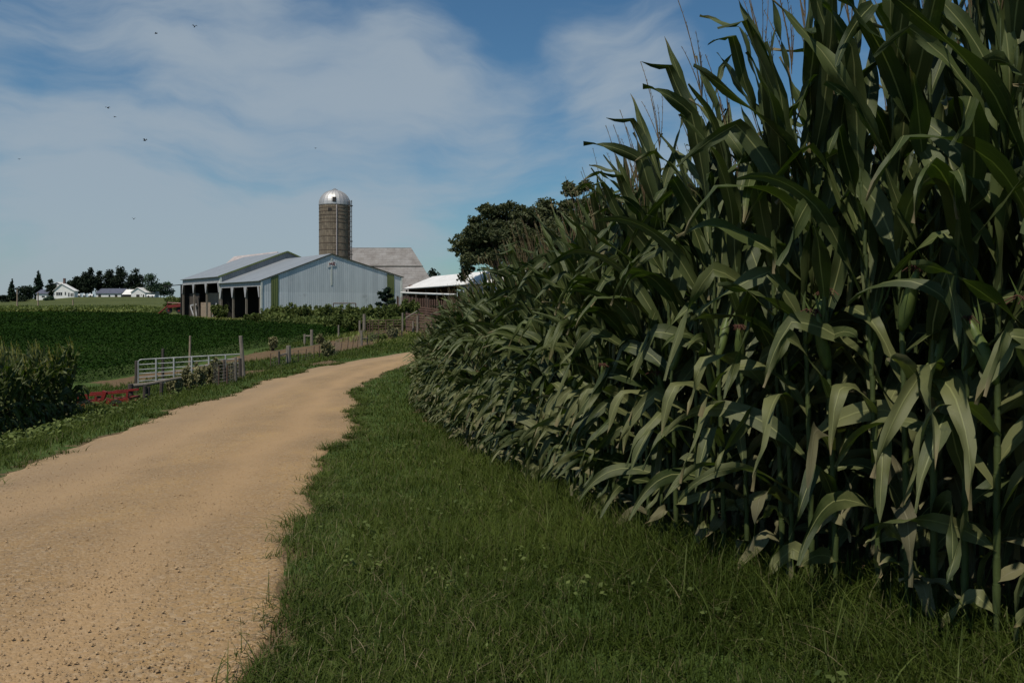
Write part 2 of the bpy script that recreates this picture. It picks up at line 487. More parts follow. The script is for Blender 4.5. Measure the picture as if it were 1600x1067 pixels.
class MB:
    """collects shapes for one mesh object"""
    def __init__(s): s.v, s.f, s.m, s.mi = [], [], [], 0
    def face(s, idx): s.f.append(idx); s.m.append(s.mi)
    def poly(s, pts):
        b = len(s.v); s.v += [tuple(p) for p in pts]; s.face(tuple(range(b, b + len(pts))))
    def box(s, x0, x1, y0, y1, z0, z1):
        b = len(s.v)
        s.v += [(x0, y0, z0), (x1, y0, z0), (x1, y1, z0), (x0, y1, z0), (x0, y0, z1), (x1, y0, z1), (x1, y1, z1), (x0, y1, z1)]
        for f in ((0, 3, 2, 1), (4, 5, 6, 7), (0, 1, 5, 4), (1, 2, 6, 5), (2, 3, 7, 6), (3, 0, 4, 7)):
            s.face(tuple(b + i for i in f))
    def slab(s, pts, t):
        """planar polygon given thickness t along its own normal (downwards/backwards)"""
        P = [Vector(p) for p in pts]
        n = (P[1] - P[0]).cross(P[2] - P[0]).normalized()
        b = len(s.v); k = len(P)
        s.v += [tuple(p) for p in P] + [tuple(p - n * t) for p in P]
        s.face(tuple(range(b, b + k))); s.face(tuple(b + k + i for i in reversed(range(k))))
        for i in range(k):
            j = (i + 1) % k
            s.face((b + j, b + i, b + k + i, b + k + j))
    def beam(s, a, c, w, h=None):
        h = h or w
        a, c = Vector(a), Vector(c)
        d = (c - a).normalized()
        up = Vector((0, 0, 1)) if abs(d.z) < .9 else Vector((0, 1, 0))
        x = d.cross(up).normalized() * w / 2; y = x.cross(d).normalized() * h / 2
        b = len(s.v)
        for p in (a, c): s.v += [tuple(p - x - y), tuple(p + x - y), tuple(p + x + y), tuple(p - x + y)]
        for f in ((0, 3, 2, 1), (4, 5, 6, 7), (0, 1, 5, 4), (1, 2, 6, 5), (2, 3, 7, 6), (3, 0, 4, 7)):
            s.face(tuple(b + i for i in f))
    def tube(s, pts, rad, n=8, cap=True):
        P = [Vector(p) for p in pts]
        R = rad if isinstance(rad, (list, tuple)) else [rad] * len(P)
        b = len(s.v); ref = None
        for i, p in enumerate(P):
            d = (P[min(i + 1, len(P) - 1)] - P[max(i - 1, 0)]).normalized()
            if ref is None:
                ref = d.cross(Vector((0, 0, 1)) if abs(d.z) < .9 else Vector((1, 0, 0))).normalized()
            x = (ref - d * ref.dot(d)).normalized(); y = d.cross(x); ref = x
            for k in range(n):
                a = 2 * math.pi * k / n
                s.v.append(tuple(p + (x * math.cos(a) + y * math.sin(a)) * R[i]))
        for i in range(len(P) - 1):
            for k in range(n):
                k2 = (k + 1) % n
                s.face((b + i * n + k, b + i * n + k2, b + (i + 1) * n + k2, b + (i + 1) * n + k))
        if cap:
            s.face(tuple(b + k for k in reversed(range(n))))
            s.face(tuple(b + (len(P) - 1) * n + k for k in range(n)))
    def lathe(s, prof, n=24, a0=0., a1=2 * math.pi, cx=0., cy=0.):
        b = len(s.v); full = abs(a1 - a0 - 2 * math.pi) < 1e-6
        cols = n if full else n + 1
        for (r, z) in prof:
            for k in range(cols):
                a = a0 + (a1 - a0) * k / n
                s.v.append((cx + r * math.cos(a), cy + r * math.sin(a), z))
        for i in range(len(prof) - 1):
            for k in range(n):
                k2 = (k + 1) % cols
                s.face((b + i * cols + k, b + i * cols + k2, b + (i + 1) * cols + k2, b + (i + 1) * cols + k))
    def build(s, name, mats, parent=None, smooth=False, loc=None):
        me = bpy.data.meshes.new(name)
        me.from_pydata(s.v, [], s.f)
        for m in (mats if isinstance(mats, (list, tuple)) else [mats]): me.materials.append(m)
        me.polygons.foreach_set('material_index', s.m)
        if smooth: me.polygons.foreach_set('use_smooth', [True] * len(s.f))
        me.update()
        o = link(name, me, parent)
        if loc is not None: o.location = loc
        return o

# ------------------------------------------------------------------ terrain
def sstep(x, a, b):
    t = np.clip((np.asarray(x, dtype=float) - a) / (b - a), 0, 1)
    return t * t * (3 - 2 * t)

_Y = np.array([-400, 0, 3, 5, 8.5, 12, 20, 30, 40, 50, 65, 80, 90, 98, 106, 120, 150, 180, 200, 230, 260, 300, 340, 400, 600, 1000, 4000, 9000.])
_L = np.array([1.6, 1.60, 1.61, 1.66, 2.08, 2.42, 2.85, 3.12, 3.32, 3.48, 3.40, 3.12, 2.9, 2.5, 2.02, 2.1, 2.15, 1.5, .5, -.7, -1.7, -2.7, -3.1, -3.0, 0, 4, 20, 60])
_R = np.array([1.6, 1.60, 1.61, 1.66, 2.08, 2.42, 2.85, 3.12, 3.32, 3.48, 3.40, 3.12, 2.9, 2.5, 2.02, 2.0, 2.0, 2.0, 2.0, 2.0, 2.0, 1.9, 1.6, 1.4, 1, 4, 20, 60])
_yy = np.concatenate([np.arange(-400, 120, .25), np.arange(120, 9000, 5.)])
def _smooth(tab):
    z = np.interp(_yy, _Y, tab)
    k1 = np.hanning(13); k1 /= k1.sum()
    n = int((_yy < 120).sum())
    a = np.convolve(np.pad(z[:n], 6, 'edge'), k1, 'valid')
    b = z[n:]
    b = np.convolve(np.pad(b, 3, 'edge'), np.array([1, 2, 3, 4, 3, 2, 1]) / 16., 'valid')
    return np.concatenate([a, b])
_LS, _RS = _smooth(_L), _smooth(_R)
_EY = [-20, 0, 4, 9.4, 19, 34, 46, 60]
_EX = [-4.6, -4.8, -5.2, -6.0, -8.4, -10.3, -10.0, -8.5]
def T(x, y):
    x = np.asarray(x, dtype=float); y = np.asarray(y, dtype=float)
    zl = -np.interp(y, _yy, _LS); zr = -np.interp(y, _yy, _RS)
    px = x / np.maximum(y, 1.)
    m = sstep(px, -.42, -.33)
    z = zl * (1 - m) + zr * m
    z = z - 1.75 * sstep(-px, .545, .605) * sstep(y, 200, 295) * (1 - sstep(y, 345, 420)) - .6 * sstep(px, -.46, -.43) * sstep(y, 200, 290) * (1 - m)
    xe = np.interp(y, _EY, _EX)
    low = .62 * sstep(xe - x, .8, 4.0) * (1 - sstep(y, 44, 66)) * sstep(y, -5, 6)
    und = .03 * np.sin(x * .9 + 1.3) * np.cos(y * .7) * sstep(np.hypot(x, y), 2, 10) + .12 * np.sin(x * .11) * np.sin(y * .09 + 1) * sstep(y, 15, 60)
    return z - low + und

def Tz(x, y): return float(T(x, y))

def gp(px, py, ymax=420.):
    """point of the terrain seen at a pixel of the photograph"""
    ys = np.concatenate([np.arange(1.2, 60, .02), np.arange(60, ymax, .1)])
    xs = (px - CX) / F * ys
    rows = HY - F * T(xs, ys) / ys
    i = np.argmax(rows <= py)
    return float(xs[i]), float(ys[i])

# road edges ------------------------------------------------
Lr = [(-4.4, -30), (-4.6, -8), (-4.8, 0), (-5.2, 4)] + [gp(*p) for p in [(0, 744), (100, 706), (200, 668), (300, 635), (375, 612), (440, 590), (480, 578), (540, 566), (600, 557)]] + [(-6.6, 60.5), (0, 64), (10, 66), (40, 66)]
Rr = [(-.5, -30), (-.7, -8), (-.85, 0), (-1.0, 2.4)] + [gp(*p) for p in [(445, 1050), (466, 985), (470, 900), (488, 850), (500, 790), (490, 738), (515, 706), (562, 684), (550, 655), (558, 630), (557, 612), (575, 596), (600, 582), (648, 565)]] + [(-3.0, 53.5), (4, 56.5), (12, 58), (40, 58)]
def resample(P, n):
    P = np.array(P, dtype=float)
    d = np.r_[0, np.cumsum(np.hypot(*np.diff(P, axis=0).T))]
    t = np.linspace(0, d[-1], n)
    return np.c_[np.interp(t, d, P[:, 0]), np.interp(t, d, P[:, 1])], t
def by_y(P):
    return np.array(P, dtype=float)
NS = 900
Rs, _ = resample(Rr, NS)
Ls, _ = resample(Lr, NS * 2)
# pair each right-edge sample with a left-edge sample; sections fan out round the bend
iR = np.linspace(0, 1, NS)
pairsR, pairsL = [], []
for (yr, yl) in [(-30, -30), (-8, -8), (0, 0), (6, 6), (12, 12), (20, 20), (28, 29), (36, 38), (44, 50), (50, 57)]:
    jr = np.argmin(np.abs(Rs[:700, 1] - yr)) if yr < 50.5 else 0
    jl = np.argmin(np.abs(Ls[:1500, 1] - yl))
    pairsR.append(jr); pairsL.append(jl)
pairsR.append(NS - 1); pairsL.append(NS * 2 - 1)
jL = np.interp(np.arange(NS), pairsR, pairsL)
Lp = np.c_[np.interp(jL, np.arange(NS * 2), Ls[:, 0]), np.interp(jL, np.arange(NS * 2), Ls[:, 1])]
def wob(n, amp, seed, k=9):
    r = np.random.default_rng(seed).normal(size=n + 2 * k)
    w = np.hanning(2 * k + 1); w /= w.sum()
    return np.convolve(r, w, 'valid')[:n] * amp * math.sqrt(k)
wr, wl_ = wob(NS, .07, 1, 3) + wob(NS, .08, 2, 12), wob(NS, .035, 3, 3) + wob(NS, .10, 4, 16)
across = Rs - Lp
across /= np.linalg.norm(across, axis=1)[:, None]
Rs = Rs + across * wr[:, None]; Lp = Lp + across * wl_[:, None]
NX = 29
tt = np.r_[0, .008, np.linspace(.03, .97, NX - 4), .992, 1]
DROP = np.where((tt < .004) | (tt > .996), -.045, 0.) 
G = Lp[:, None, :] * (1 - tt)[None, :, None] + Rs[:, None, :] * tt[None, :, None]
crown = .05 * (1 - (2 * tt - 1) ** 2) - .025 * np.exp(-((tt - .3) / .07) ** 2) - .025 * np.exp(-((tt - .72) / .07) ** 2)
Z = T(G[..., 0], G[..., 1]) + .008 + crown[None, :] + DROP[None, :]
V = np.dstack([G, Z]).reshape(-1, 3)
ii = (np.arange(NS - 1)[:, None] * NX + np.arange(NX - 1)[None, :]).ravel()
Fq = np.c_[ii, ii + 1, ii + NX + 1, ii + NX]
road = link('road', mesh_np('road', V, Fq, M['road'], smooth=True))
tag(road, kind='structure')
_trk = np.exp(-((tt - .30) / .09) ** 2) + np.exp(-((tt - .74) / .09) ** 2)
for _n, _a in (('track', _trk), ('left', sstep(1 - tt, .35, .95))):
    _at = road.data.attributes.new(_n, 'FLOAT', 'POINT'); _at.data.foreach_set('value', np.tile(_a, NS).astype(np.float32))
ROADPOLY = np.vstack([Lp[::3], Rs[::-3]])

def inpoly(x, y, P):
    x = np.asarray(x); y = np.asarray(y)
    ins = np.zeros(x.shape, bool)
    n = len(P)
    for i in range(n):
        x0, y0 = P[i]; x1, y1 = P[(i + 1) % n]
        if y0 == y1: continue
        c = (y0 > y) != (y1 > y)
        ins ^= c & (x < (x1 - x0) * (y - y0) / (y1 - y0) + x0)
    return ins

def edge_dist(x, y, P, chunk=40000):
    """distance to polyline samples (signed not)"""
    P = np.asarray(P, dtype=float)
    out = np.full(len(x), 1e9)
    for i in range(len(P) - 1):
        a, b = P[i], P[i + 1]
        d = b - a; L = (d ** 2).sum()
        if L == 0: continue
        t = np.clip(((x - a[0]) * d[0] + (y - a[1]) * d[1]) / L, 0, 1)
        out = np.minimum(out, np.hypot(x - a[0] - t * d[0], y - a[1] - t * d[1]))
    return out

# outlines of the fields ------------------------------------
CORN_EDGE = [(9.0, -1.5), (5.2, .3), (3.5, 1.7), (2.45, 2.95), (1.88, 4.0), (1.15, 4.85), (.80, 6.2), (.38, 8.5), (-.35, 11.7), (-1.25, 16.0), (-2.35, 20.6), (-2.75, 22.6), (-2.2, 25.0), (0, 28.0), (8, 32), (26, 36)]
CORN_POLY = np.array(CORN_EDGE + [(60, 40), (60, -1.5)])
SOY_POLY = np.array([(-75, 37), (-21.2, 38.8), (-20.6, 50), (-20.0, 62), (-18.4, 72), (-17.6, 82), (-17.0, 86), (-22, 89.5), (-29, 94), (-36.6, 97), (-44, 106), (-54, 118), (-68, 130), (-90, 135), (-150, 140), (-150, 60)])
LANE = np.array([gp(*p) for p in [(180, 606), (330, 572), (455, 556), (540, 548), (560, 545), (640, 522), (640, 508), (560, 521), (480, 541), (400, 551), (330, 566), (140, 598)]])
PATCH_EDGE = [(-10.5, 10.0), (-11.6, 14.5), (-12.7, 19.0), (-13.4, 22.5), (-13.9, 25.6), (-16.5, 27.5), (-22, 29)]

# the ground sheet ------------------------------------------
def axis_pts(lo, hi, fine_lo, fine_hi, step, growth=1.16):
    a = list(np.arange(fine_lo, fine_hi, step))
    s = step
    while a[-1] < hi: s *= growth; a.append(a[-1] + s)
    s = step
    while a[0] > lo: s *= growth; a.insert(0, a[0] - s)
    return np.array(a)
gx = axis_pts(-7000, 7000, -26, 12, .4, 1.10)
gy = axis_pts(-400, 8500, -4, 84, .4, 1.06)
XX, YY = np.meshgrid(gx, gy)
ZZ = T(XX, YY)
V = np.dstack([XX, YY, ZZ]).reshape(-1, 3)
nx, ny = len(gx), len(gy)
ii = (np.arange(ny - 1)[:, None] * nx + np.arange(nx - 1)[None, :]).ravel()
ground = link('ground', mesh_np('ground', V, np.c_[ii, ii + 1, ii + nx + 1, ii + nx], M['ground'], smooth=True))
tag(ground, kind='structure')
flx, fly = XX.ravel(), YY.ravel()
dirt = np.zeros(len(flx))
dirt[inpoly(flx, fly, CORN_POLY)] = 1
dirt[inpoly(flx, fly, SOY_POLY)] = .15

dirt[inpoly(flx, fly, LANE)] = .85
dirt[inpoly(flx, fly, ROADPOLY)] = .8
ne = (np.abs(flx) < 30) & (fly > -5) & (fly < 80)
de = np.full(len(flx), 9.); de[ne] = np.minimum(edge_dist(flx[ne], fly[ne], Rs[::4]), edge_dist(flx[ne], fly[ne], Lp[::4]))
dirt[de < .2] = np.maximum(dirt[de < .2], .5)
dl = np.hypot(flx + 13, fly - 45) < 3.2
dirt[dl] = np.maximum(dirt[dl], .7)
lush = sstep(fly, 86, 96)
for nm, arr in (('dirt', dirt), ('lush', lush)):
    at = ground.data.attributes.new(nm, 'FLOAT', 'POINT')
    at.data.foreach_set('value', arr.astype(np.float32))

# ------------------------------------------------------------------ blades, leaves scattered with numpy
def blades(P, h, w, lean, az, seg=3, curl=1.0):
    """grass blades: P (n,3) roots, returns verts, quads (tip is a narrow quad)"""
    n = len(P)
    t = np.linspace(0, 1, seg + 1)
    dx, dy = np.cos(az), np.sin(az)
    V = np.zeros((n, seg + 1, 2, 3), np.float32)
    rx, ry = -np.sin(az + rng.normal(0, .5, n)), np.cos(az)
    for k, tk in enumerate(t):
        out = lean * h * tk ** (1 + curl)
        up = h * tk * (1 - .35 * np.minimum(lean, 1.5) * tk)
        ww = w * (1 - tk) ** .6 * .5 + .0004
        c = np.c_[P[:, 0] + dx * out, P[:, 1] + dy * out, P[:, 2] + up]
        s = np.c_[rx * ww, ry * ww, np.zeros(n)]
        V[:, k, 0] = c - s; V[:, k, 1] = c + s
    base = np.arange(n)[:, None] * (seg + 1) * 2
    q = np.array([[2 * k, 2 * k + 1, 2 * k + 3, 2 * k + 2] for k in range(seg)])
    Fq = (base[:, :, None] + q[None]).reshape(-1, 4)
    return V.reshape(-1, 3), Fq

def scatter_polar(n, x0, x1, y0, y1, power=1.0):
    """points in a box, denser towards the camera"""
    u = rng.random(n)
    if power == 1.0:
        y = y0 * (y1 / y0) ** u
    else:
        y = (y0 ** (1 - power) + u * (y1 ** (1 - power) - y0 ** (1 - power))) ** (1 / (1 - power))
    x = x0 + (x1 - x0) * rng.random(n)
    return x, y

def vnoise(x, y, s, seed=0):
    """cheap smooth value noise"""
    r = np.random.default_rng(seed).random((64, 64))
    u, v = x / s, y / s
    i, j = np.floor(u).astype(int), np.floor(v).astype(int)
    fu, fv = u - i, v - j
    fu = fu * fu * (3 - 2 * fu); fv = fv * fv * (3 - 2 * fv)
    g = lambda a, b: r[a % 64, b % 64]
    return (g(i, j) * (1 - fu) + g(i + 1, j) * fu) * (1 - fv) + (g(i, j + 1) * (1 - fu) + g(i + 1, j + 1) * fu) * fv
REDGE = Rs[::2]; LEDGE = Lp[::2]

def grass_object(name, label, n, box, keep, hfun, mat, power=1.6, wscale=1.0):
    x, y = scatter_polar(n, *box, power=power)
    k = keep(x, y)
    x, y = x[k], y[k]
    z = T(x, y)
    d = np.hypot(x, y)
    h = hfun(x, y) * rng.uniform(.55, 1.25, len(x))
    w = np.maximum(.0052, d * .00085) * rng.uniform(.7, 1.4, len(x)) * wscale
    V, Fq = blades(np.c_[x, y, z - .01], h, w, rng.uniform(.1, 1.3, len(x)), rng.uniform(0, 2 * math.pi, len(x)))
    o = link(name, mesh_np(name, V, Fq, mat, smooth=True))
    return tag(o, label, 'grass', kind='stuff')

def right_region(x, y):
    edge_x = np.interp(y, [p[1] for p in CORN_EDGE[::1]][:12], [p[0] for p in CORN_EDGE][:12])
    ok = ~inpoly(x, y, ROADPOLY) & (x > np.interp(y, Rs[::20, 1][np.argsort(Rs[::20, 1])], Rs[::20, 0][np.argsort(Rs[::20, 1])]) - 1.0)
    ok &= (x < np.where(y < 22.6, edge_x + .9, 6))
    return ok & (np.abs(x / np.maximum(y, .1)) < .78)
def keep_right(x, y):
    k = right_region(x, y)
    d = edge_dist(x, y, REDGE)
    thin = np.clip(.45 + d / .35, 0, 1) * np.where(vnoise(x, y, .35, 3) > .30, 1, .45)
    return k & (rng.random(len(x)) < thin)
def h_right(x, y):
    d = edge_dist(x, y, REDGE)
    dc = edge_dist(x, y, CORN_EDGE)
    h = .05 + .06 * sstep(d, .1, 1.2) + .06 * vnoise(x, y, .6, 5)
    return h * (.8 + .5 * vnoise(x, y, 1.7, 8)) + .16 * (1 - sstep(dc, .1, .9)) * (y < 14)
grass_object('verge_grass', 'dense green grass on the strip between gravel road and tall corn', 330000, (-7, 5.5, 2.9, 52), keep_right, h_right, M['grass'], 1.7)
def keep_worn(x, y):
    k = right_region(x, y)
    d = edge_dist(x, y, REDGE)
    return k & (rng.random(len(x)) < (1 - sstep(d, .2, 1.5)) * .8 + .12 + .5 * (1 - sstep(edge_dist(x, y, CORN_EDGE), .2, 1.2)))
grass_object('worn_grass', 'short worn grass mixed with dry blades along the right road edge', 80000, (-7, 5.5, 2.9, 52), keep_worn, lambda x, y: .07 + .09 * vnoise(x, y, .8, 9), M['grass_dry'], 1.7)

def keep_left(x, y):
    pe = np.interp(y, [p[1] for p in PATCH_EDGE], [p[0] for p in PATCH_EDGE])
    lx = np.interp(y, _EY, _EX)
    lim = np.where(y < 26, pe - .8, -19)
    k = ~inpoly(x, y, ROADPOLY) & (x < np.interp(y, [0, 60], [-3, -5])) & (x > lim) & (x / np.maximum(y, .1) > -.72)
    k &= ~inpoly(x, y, LANE) & ~inpoly(x, y, SOY_POLY)
    k &= (x < np.interp(y, Lp[::20, 1][np.argsort(Lp[::20, 1])], Lp[::20, 0][np.argsort(Lp[::20, 1])]) + 1.0)
    d = edge_dist(x, y, LEDGE)
    bare = (np.hypot(x + 13, y - 45) < 3.0)
    return k & (rng.random(len(x)) < np.clip(.15 + d / .8, 0, 1)) & (~bare | (rng.random(len(x)) < .08))
grass_object('roadside_grass', 'green grass on the left bank falling away from the gravel road', 190000, (-24, -3, 6, 84), keep_left,
             lambda x, y: .10 + .10 * vnoise(x, y, 1.2, 4) + .12 * sstep(edge_dist(x, y, LEDGE), .6, 2.5), M['grass'], 1.25)
def keep_far(x, y):
    return (inpoly(x, y, np.array([(-160, 136), (-54, 119), (-36, 98), (-29, 95.5), (-21, 91), (-14, 86), (-14, 100), (-34, 104), (-56, 132), (-80, 150), (-160, 150)])) |
            inpoly(x, y, np.array([(-17, 84), (-18, 73), (-9, 66), (-7, 66), (-6, 100), (-15, 100)])))
grass_object('farmyard_grass', 'sunlit yellow green grass strip between the bean field and the open sheds', 60000, (-150, -6, 64, 150), keep_far,
             lambda x, y: .35 + .25 * vnoise(x, y, 3, 4), leafy('yellow_green_grass', (.10, .12, .025), (.19, .21, .05), .4, .6, .3), 1.0, 1.0)

# clover / broad weeds on the left bank and road shoulders
def leaf_quads(P, size, nrm_jit=.6, aspect=1.6, up=1.0):
    n = len(P)
    N = rng.normal(0, nrm_jit, (n, 3)); N[:, 2] += up
    N /= np.linalg.norm(N, axis=1)[:, None]
    A = np.cross(N, rng.normal(size=(n, 3))); A /= np.linalg.norm(A, axis=1)[:, None]
    B = np.cross(N, A)
    s = size[:, None] if np.ndim(size) else size
    a, b = A * s * .5, B * s * .5 * aspect
    V = np.stack([P - b, P + a * .9 - b * .1, P + b, P - a * .9 - b * .1], 1).reshape(-1, 3)
    return V, np.arange(n * 4).reshape(-1, 4)

x, y = scatter_polar(16000, -17, -6, 12, 34, 1.4)
lx = np.interp(y, _EY, _EX)
k = (lx - x > 1.6) & (lx - x < 5.0) & (rng.random(len(x)) < np.clip(vnoise(x, y, 1.6, 12) * 1.8 - .5, 0, 1))
x, y = x[k], y[k]
V, Fq = leaf_quads(np.c_[x, y, T(x, y) + rng.uniform(.12, .36, len(x))], rng.uniform(.03, .06, len(x)) * 1.6)
tag(link('bank_clover', mesh_np('bank_clover', V, Fq, M['weed'])), 'broad leaved clover and weeds among the grass of the left bank', 'weeds', kind='stuff')

# soybeans -------------------------------------------------
def soy():
    Vs, Fs, off = [], [], 0
    x, y = scatter_polar(760000, -110, -14, 37, 142, 1.35)
    k = inpoly(x, y, SOY_POLY) & (x / y > -.80)
    x, y = x[k], y[k]
    row = np.abs(((x * .25 + y * .97) / .76) % 1 - .5) * 2       # planted rows
    ed = edge_dist(x, y, SOY_POLY[:7])
    top = (.50 + .16 * np.cos(row * math.pi * .5) + .10 * vnoise(x, y, 2.5, 21) + .16 * vnoise(x, y, 9., 23) + .05 * vnoise(x, y, .7, 22)) * (.8 + .2 * sstep(ed, 0, .5))
    h = top * np.where(ed < .8, rng.random(len(x)) ** .8, rng.uniform(.66, 1.0, len(x)))
    size = np.maximum(.085, y * .0016) * rng.uniform(.7, 1.3, len(x))
    V, Fq = leaf_quads(np.c_[x, y, T(x, y) + h], size, .55, 1.5)
    o = link('soybean_crop', mesh_np('soybean_crop', V, Fq, M['soy']))
    tag(o, 'low dark green soybean field spreading below the farm buildings', 'crop', kind='stuff')
soy()

# ------------------------------------------------------------------ corn plants
def corn_leaf(V, Fq, UV, MI, p0, az, L, W, incl, droop, wind, twist, rnd, segs=14, nw=4, fold=.22, mi=0, kink=None):
    """one blade: centre line integrated under gravity and wind, V-folded, wavy edged"""
    d = np.array([math.cos(az) * math.sin(incl), math.sin(az) * math.sin(incl), math.cos(incl)])
    p = np.array(p0, dtype=float)
    ds = L / segs
    b0 = len(V)
    ph1, ph2 = rnd.uniform(0, 6.28), rnd.uniform(0, 6.28)
    tw0 = math.cos(az) * abs(rnd.gauss(.65, .45)) if rnd.random() < .8 else rnd.gauss(0, .4)
    wf = rnd.uniform(9, 15)
    crk = rnd.uniform(.02, .085) * (14 / segs) ** .5
    side = np.array([-math.sin(az), math.cos(az), 0.])
    tw = tw0 * .3
    for i in range(segs + 1):
        t = i / segs
        # frame
        s_ = side - d * side.dot(d); s_ /= np.linalg.norm(s_)
        nn = np.cross(d, s_); 
        if nn[2] < 0 and i == 0: nn = -nn
        tt_ = tw + tw0 * .7 * min(1., t * 3)
        ct, st = math.cos(tt_), math.sin(tt_)
        sx = s_ * ct + nn * st; nx_ = nn * ct - s_ * st
        w = W * min(1., .42 + 2.6 * t) * (1 - max(0., (t - .38) / .62) ** 1.7) + .0008
        fo = fold * (1 - .75 * t)
        for k in range(nw + 1):
            u = k / nw * 2 - 1
            wave = .19 * W * abs(u) ** 2 * (math.sin(t * wf + ph1) if u > 0 else math.sin(t * wf * 1.1 + ph2)) * min(1, t * 4)
            q = p + sx * (u * w * .5) + nx_ * (abs(u) * w * .5 * fo + wave)
            V.append(q); UV.append((k / nw, t))
        if i < segs:
            g = droop * (.25 + 1.9 * t) * ds * 3.0
            if kink is not None and abs(t - kink) < .5 / segs + .001: g += 1.15
            d = d + np.array([0, 0, -1.]) * g * math.hypot(d[0], d[1]) ** .35 + np.array([wind[0], wind[1], 0]) * ds * (.3 + 1.3 * t)
            d = d + np.array([rnd.gauss(0, 1), rnd.gauss(0, 1), rnd.gauss(0, .8)]) * crk
            d /= np.linalg.norm(d)
            side = s_
            tw += twist * ds * (.4 + t)
            p = p + d * ds
    for i in range(segs):
        for k in range(nw):
            a = b0 + i * (nw + 1) + k
            Fq.append((a, a + 1, a + nw + 2, a + nw + 1)); MI.append(mi)

def make_corn_meshes(seed, lod=0, wmul=1.0, leaf_mats=None, tassel_mat=None, Hs=2.45, tag_name='corn'):
    """meshes of one kind of plant: stalk, leaves, tassel, ear (at true size, about 3 m)"""
    rnd = random.Random(seed)
    lean = (rnd.uniform(-.08, .02), rnd.uniform(-.04, .04))
    nn = 21
    def spine(z):
        f = (z / Hs) ** 1.6
        return np.array([lean[0] * f * Hs * .8, lean[1] * f * Hs * .8, z])
    st = MB()
    zs = np.linspace(-.05, Hs, 9 if lod == 0 else 4)
    st.tube([spine(max(z, 0)) if z > 0 else (0, 0, z) for z in zs], [.0125 - .0090 * (max(z, 0) / Hs) for z in zs], 7 if lod == 0 else 3, cap=False)
    if lod == 0:
        for k in range(1, nn, 1):
            z = .12 + (Hs - .25) * k / nn
            p = spine(z); r = .0130 - .0090 * z / Hs + .0018
            st.tube([p - np.array([0, 0, .012]), p, p + np.array([0, 0, .012])], [r * .9, r * 1.12, r * .9], 7, cap=False)
            # sheath wrapping the stalk below each blade
            st.tube([p, p + np.array([0, 0, .10])], [r * 1.0, r * 1.25], 7, cap=False)
    V, Fq, UV, MI = [], [], [], []
    plane = math.pi + rnd.gauss(.25, .75)
    for k in range(nn):
        t = k / (nn - 1)
        z = .22 + (Hs - .34) * t ** .95
        az = plane + math.pi * (k % 2) + rnd.gauss(0, .42)
        back = math.cos(az) > .2
        L = (.55 if k < 2 else 1.) * (.44 + .50 * math.sin(math.pi * (.12 + .72 * t)) ** 1.2) * rnd.uniform(.7, 1.15)
        W = wmul * (.056 + .034 * math.sin(math.pi * (.15 + .7 * t))) * rnd.uniform(.85, 1.15)
        incl = math.radians((54 - 37 * t + rnd.gauss(0, 9)) * (.65 if back and t > .4 else 1))
        droop = ((1.5 if t < .4 else 1.1) - 1.05 * t) * rnd.uniform(.35, 1.35)
        kink = rnd.uniform(.25 + .35 * t, .6 + .25 * t) if rnd.random() < .72 - .30 * t else None
        twist = rnd.gauss(0, 3.2)
        wind = (-.66 * (1.15 - .7 * t) * rnd.uniform(.2, 1.4), -.12 + rnd.gauss(0, .2))
        dry = 1 if ((k < 2 and rnd.random() < .5) or (k < 7 and rnd.random() < .08)) else 0
        corn_leaf(V, Fq, UV, MI, spine(z), az, L, W, incl, droop, wind, twist, rnd,
                  14 if lod == 0 else 6, 4 if lod == 0 else 2, mi=dry, kink=kink)
    leaves = (np.array(V), np.array(Fq), np.array(UV), np.array(MI))
    ts = MB()
    top = spine(Hs)
    nb = rnd.randint(3, 6)
    def spike(a, incl, L, r):
        d = Vector((math.cos(a) * math.sin(incl), math.sin(a) * math.sin(incl), math.cos(incl)))
        p = Vector(top) + Vector((0, 0, rnd.uniform(.0, .12)))
        pts = [p]
        m = 7 if lod == 0 else 3
        for i in range(m):
            d = (d + Vector((-.035, 0, -.05 * math.sin(incl)))).normalized()
            p = p + d * L / m; pts.append(p)
        rr = [r * (.6 if i == 0 else (1.35 if i % 2 else .85)) * (1 - .5 * i / m) for i in range(m + 1)]
        ts.tube(pts, rr, 4 if lod == 0 else 3, cap=False)
        if lod == 0:   # spikelets
            for i in range(1, m):
                for q in range(2):
                    a2 = rnd.uniform(0, 6.28); b = pts[i].lerp(pts[i + 1], rnd.random())
                    e = b + Vector((math.cos(a2) * .012, math.sin(a2) * .012, .014))
                    ts.poly([b - Vector((.002, 0, 0)), b + Vector((.002, .001, 0)), e])
    spike(math.pi, .10, .56, .0036)
    for i in range(nb): spike(i * 6.28 / nb + rnd.uniform(-.4, .4), rnd.uniform(.08, .30), rnd.uniform(.24, .42), .0026)
    ear = MB()
    if lod == 0:
        ez = rnd.uniform(1.0, 1.3); b = spine(ez); a = plane + rnd.choice((0, math.pi))
        ax = Vector((math.cos(a) * .38, math.sin(a) * .38, .92)).normalized()
        prof = [(0, .010), (.03, .024), (.09, .031), (.16, .029), (.22, .018), (.26, .008)]
        ear.tube([Vector(b) + ax * l for l, r in prof], [r for l, r in prof], 9)
        for i in range(4):
            aa = rnd.uniform(0, 6.28)
            sdv = Vector((math.cos(aa), math.sin(aa), .3)) * .03
            c0 = Vector(b) + ax * .19
            ear.poly([c0 + sdv * .5, c0 + ax * .07 + sdv * 1.2 + Vector((.012, 0, 0)), c0 + ax * .15 + sdv * 1.9])
        ear.mi = 1
        for i in range(12):
            c0 = Vector(b) + ax * .25
            o = Vector((rnd.gauss(0, .02), rnd.gauss(0, .02), 0))
            ear.tube([c0, c0 + ax * .03 + o * .6, c0 + ax * .03 + o * 1.6 - Vector((0, 0, .03))], .0025, 3, cap=False)
    return st, leaves, ts, ear

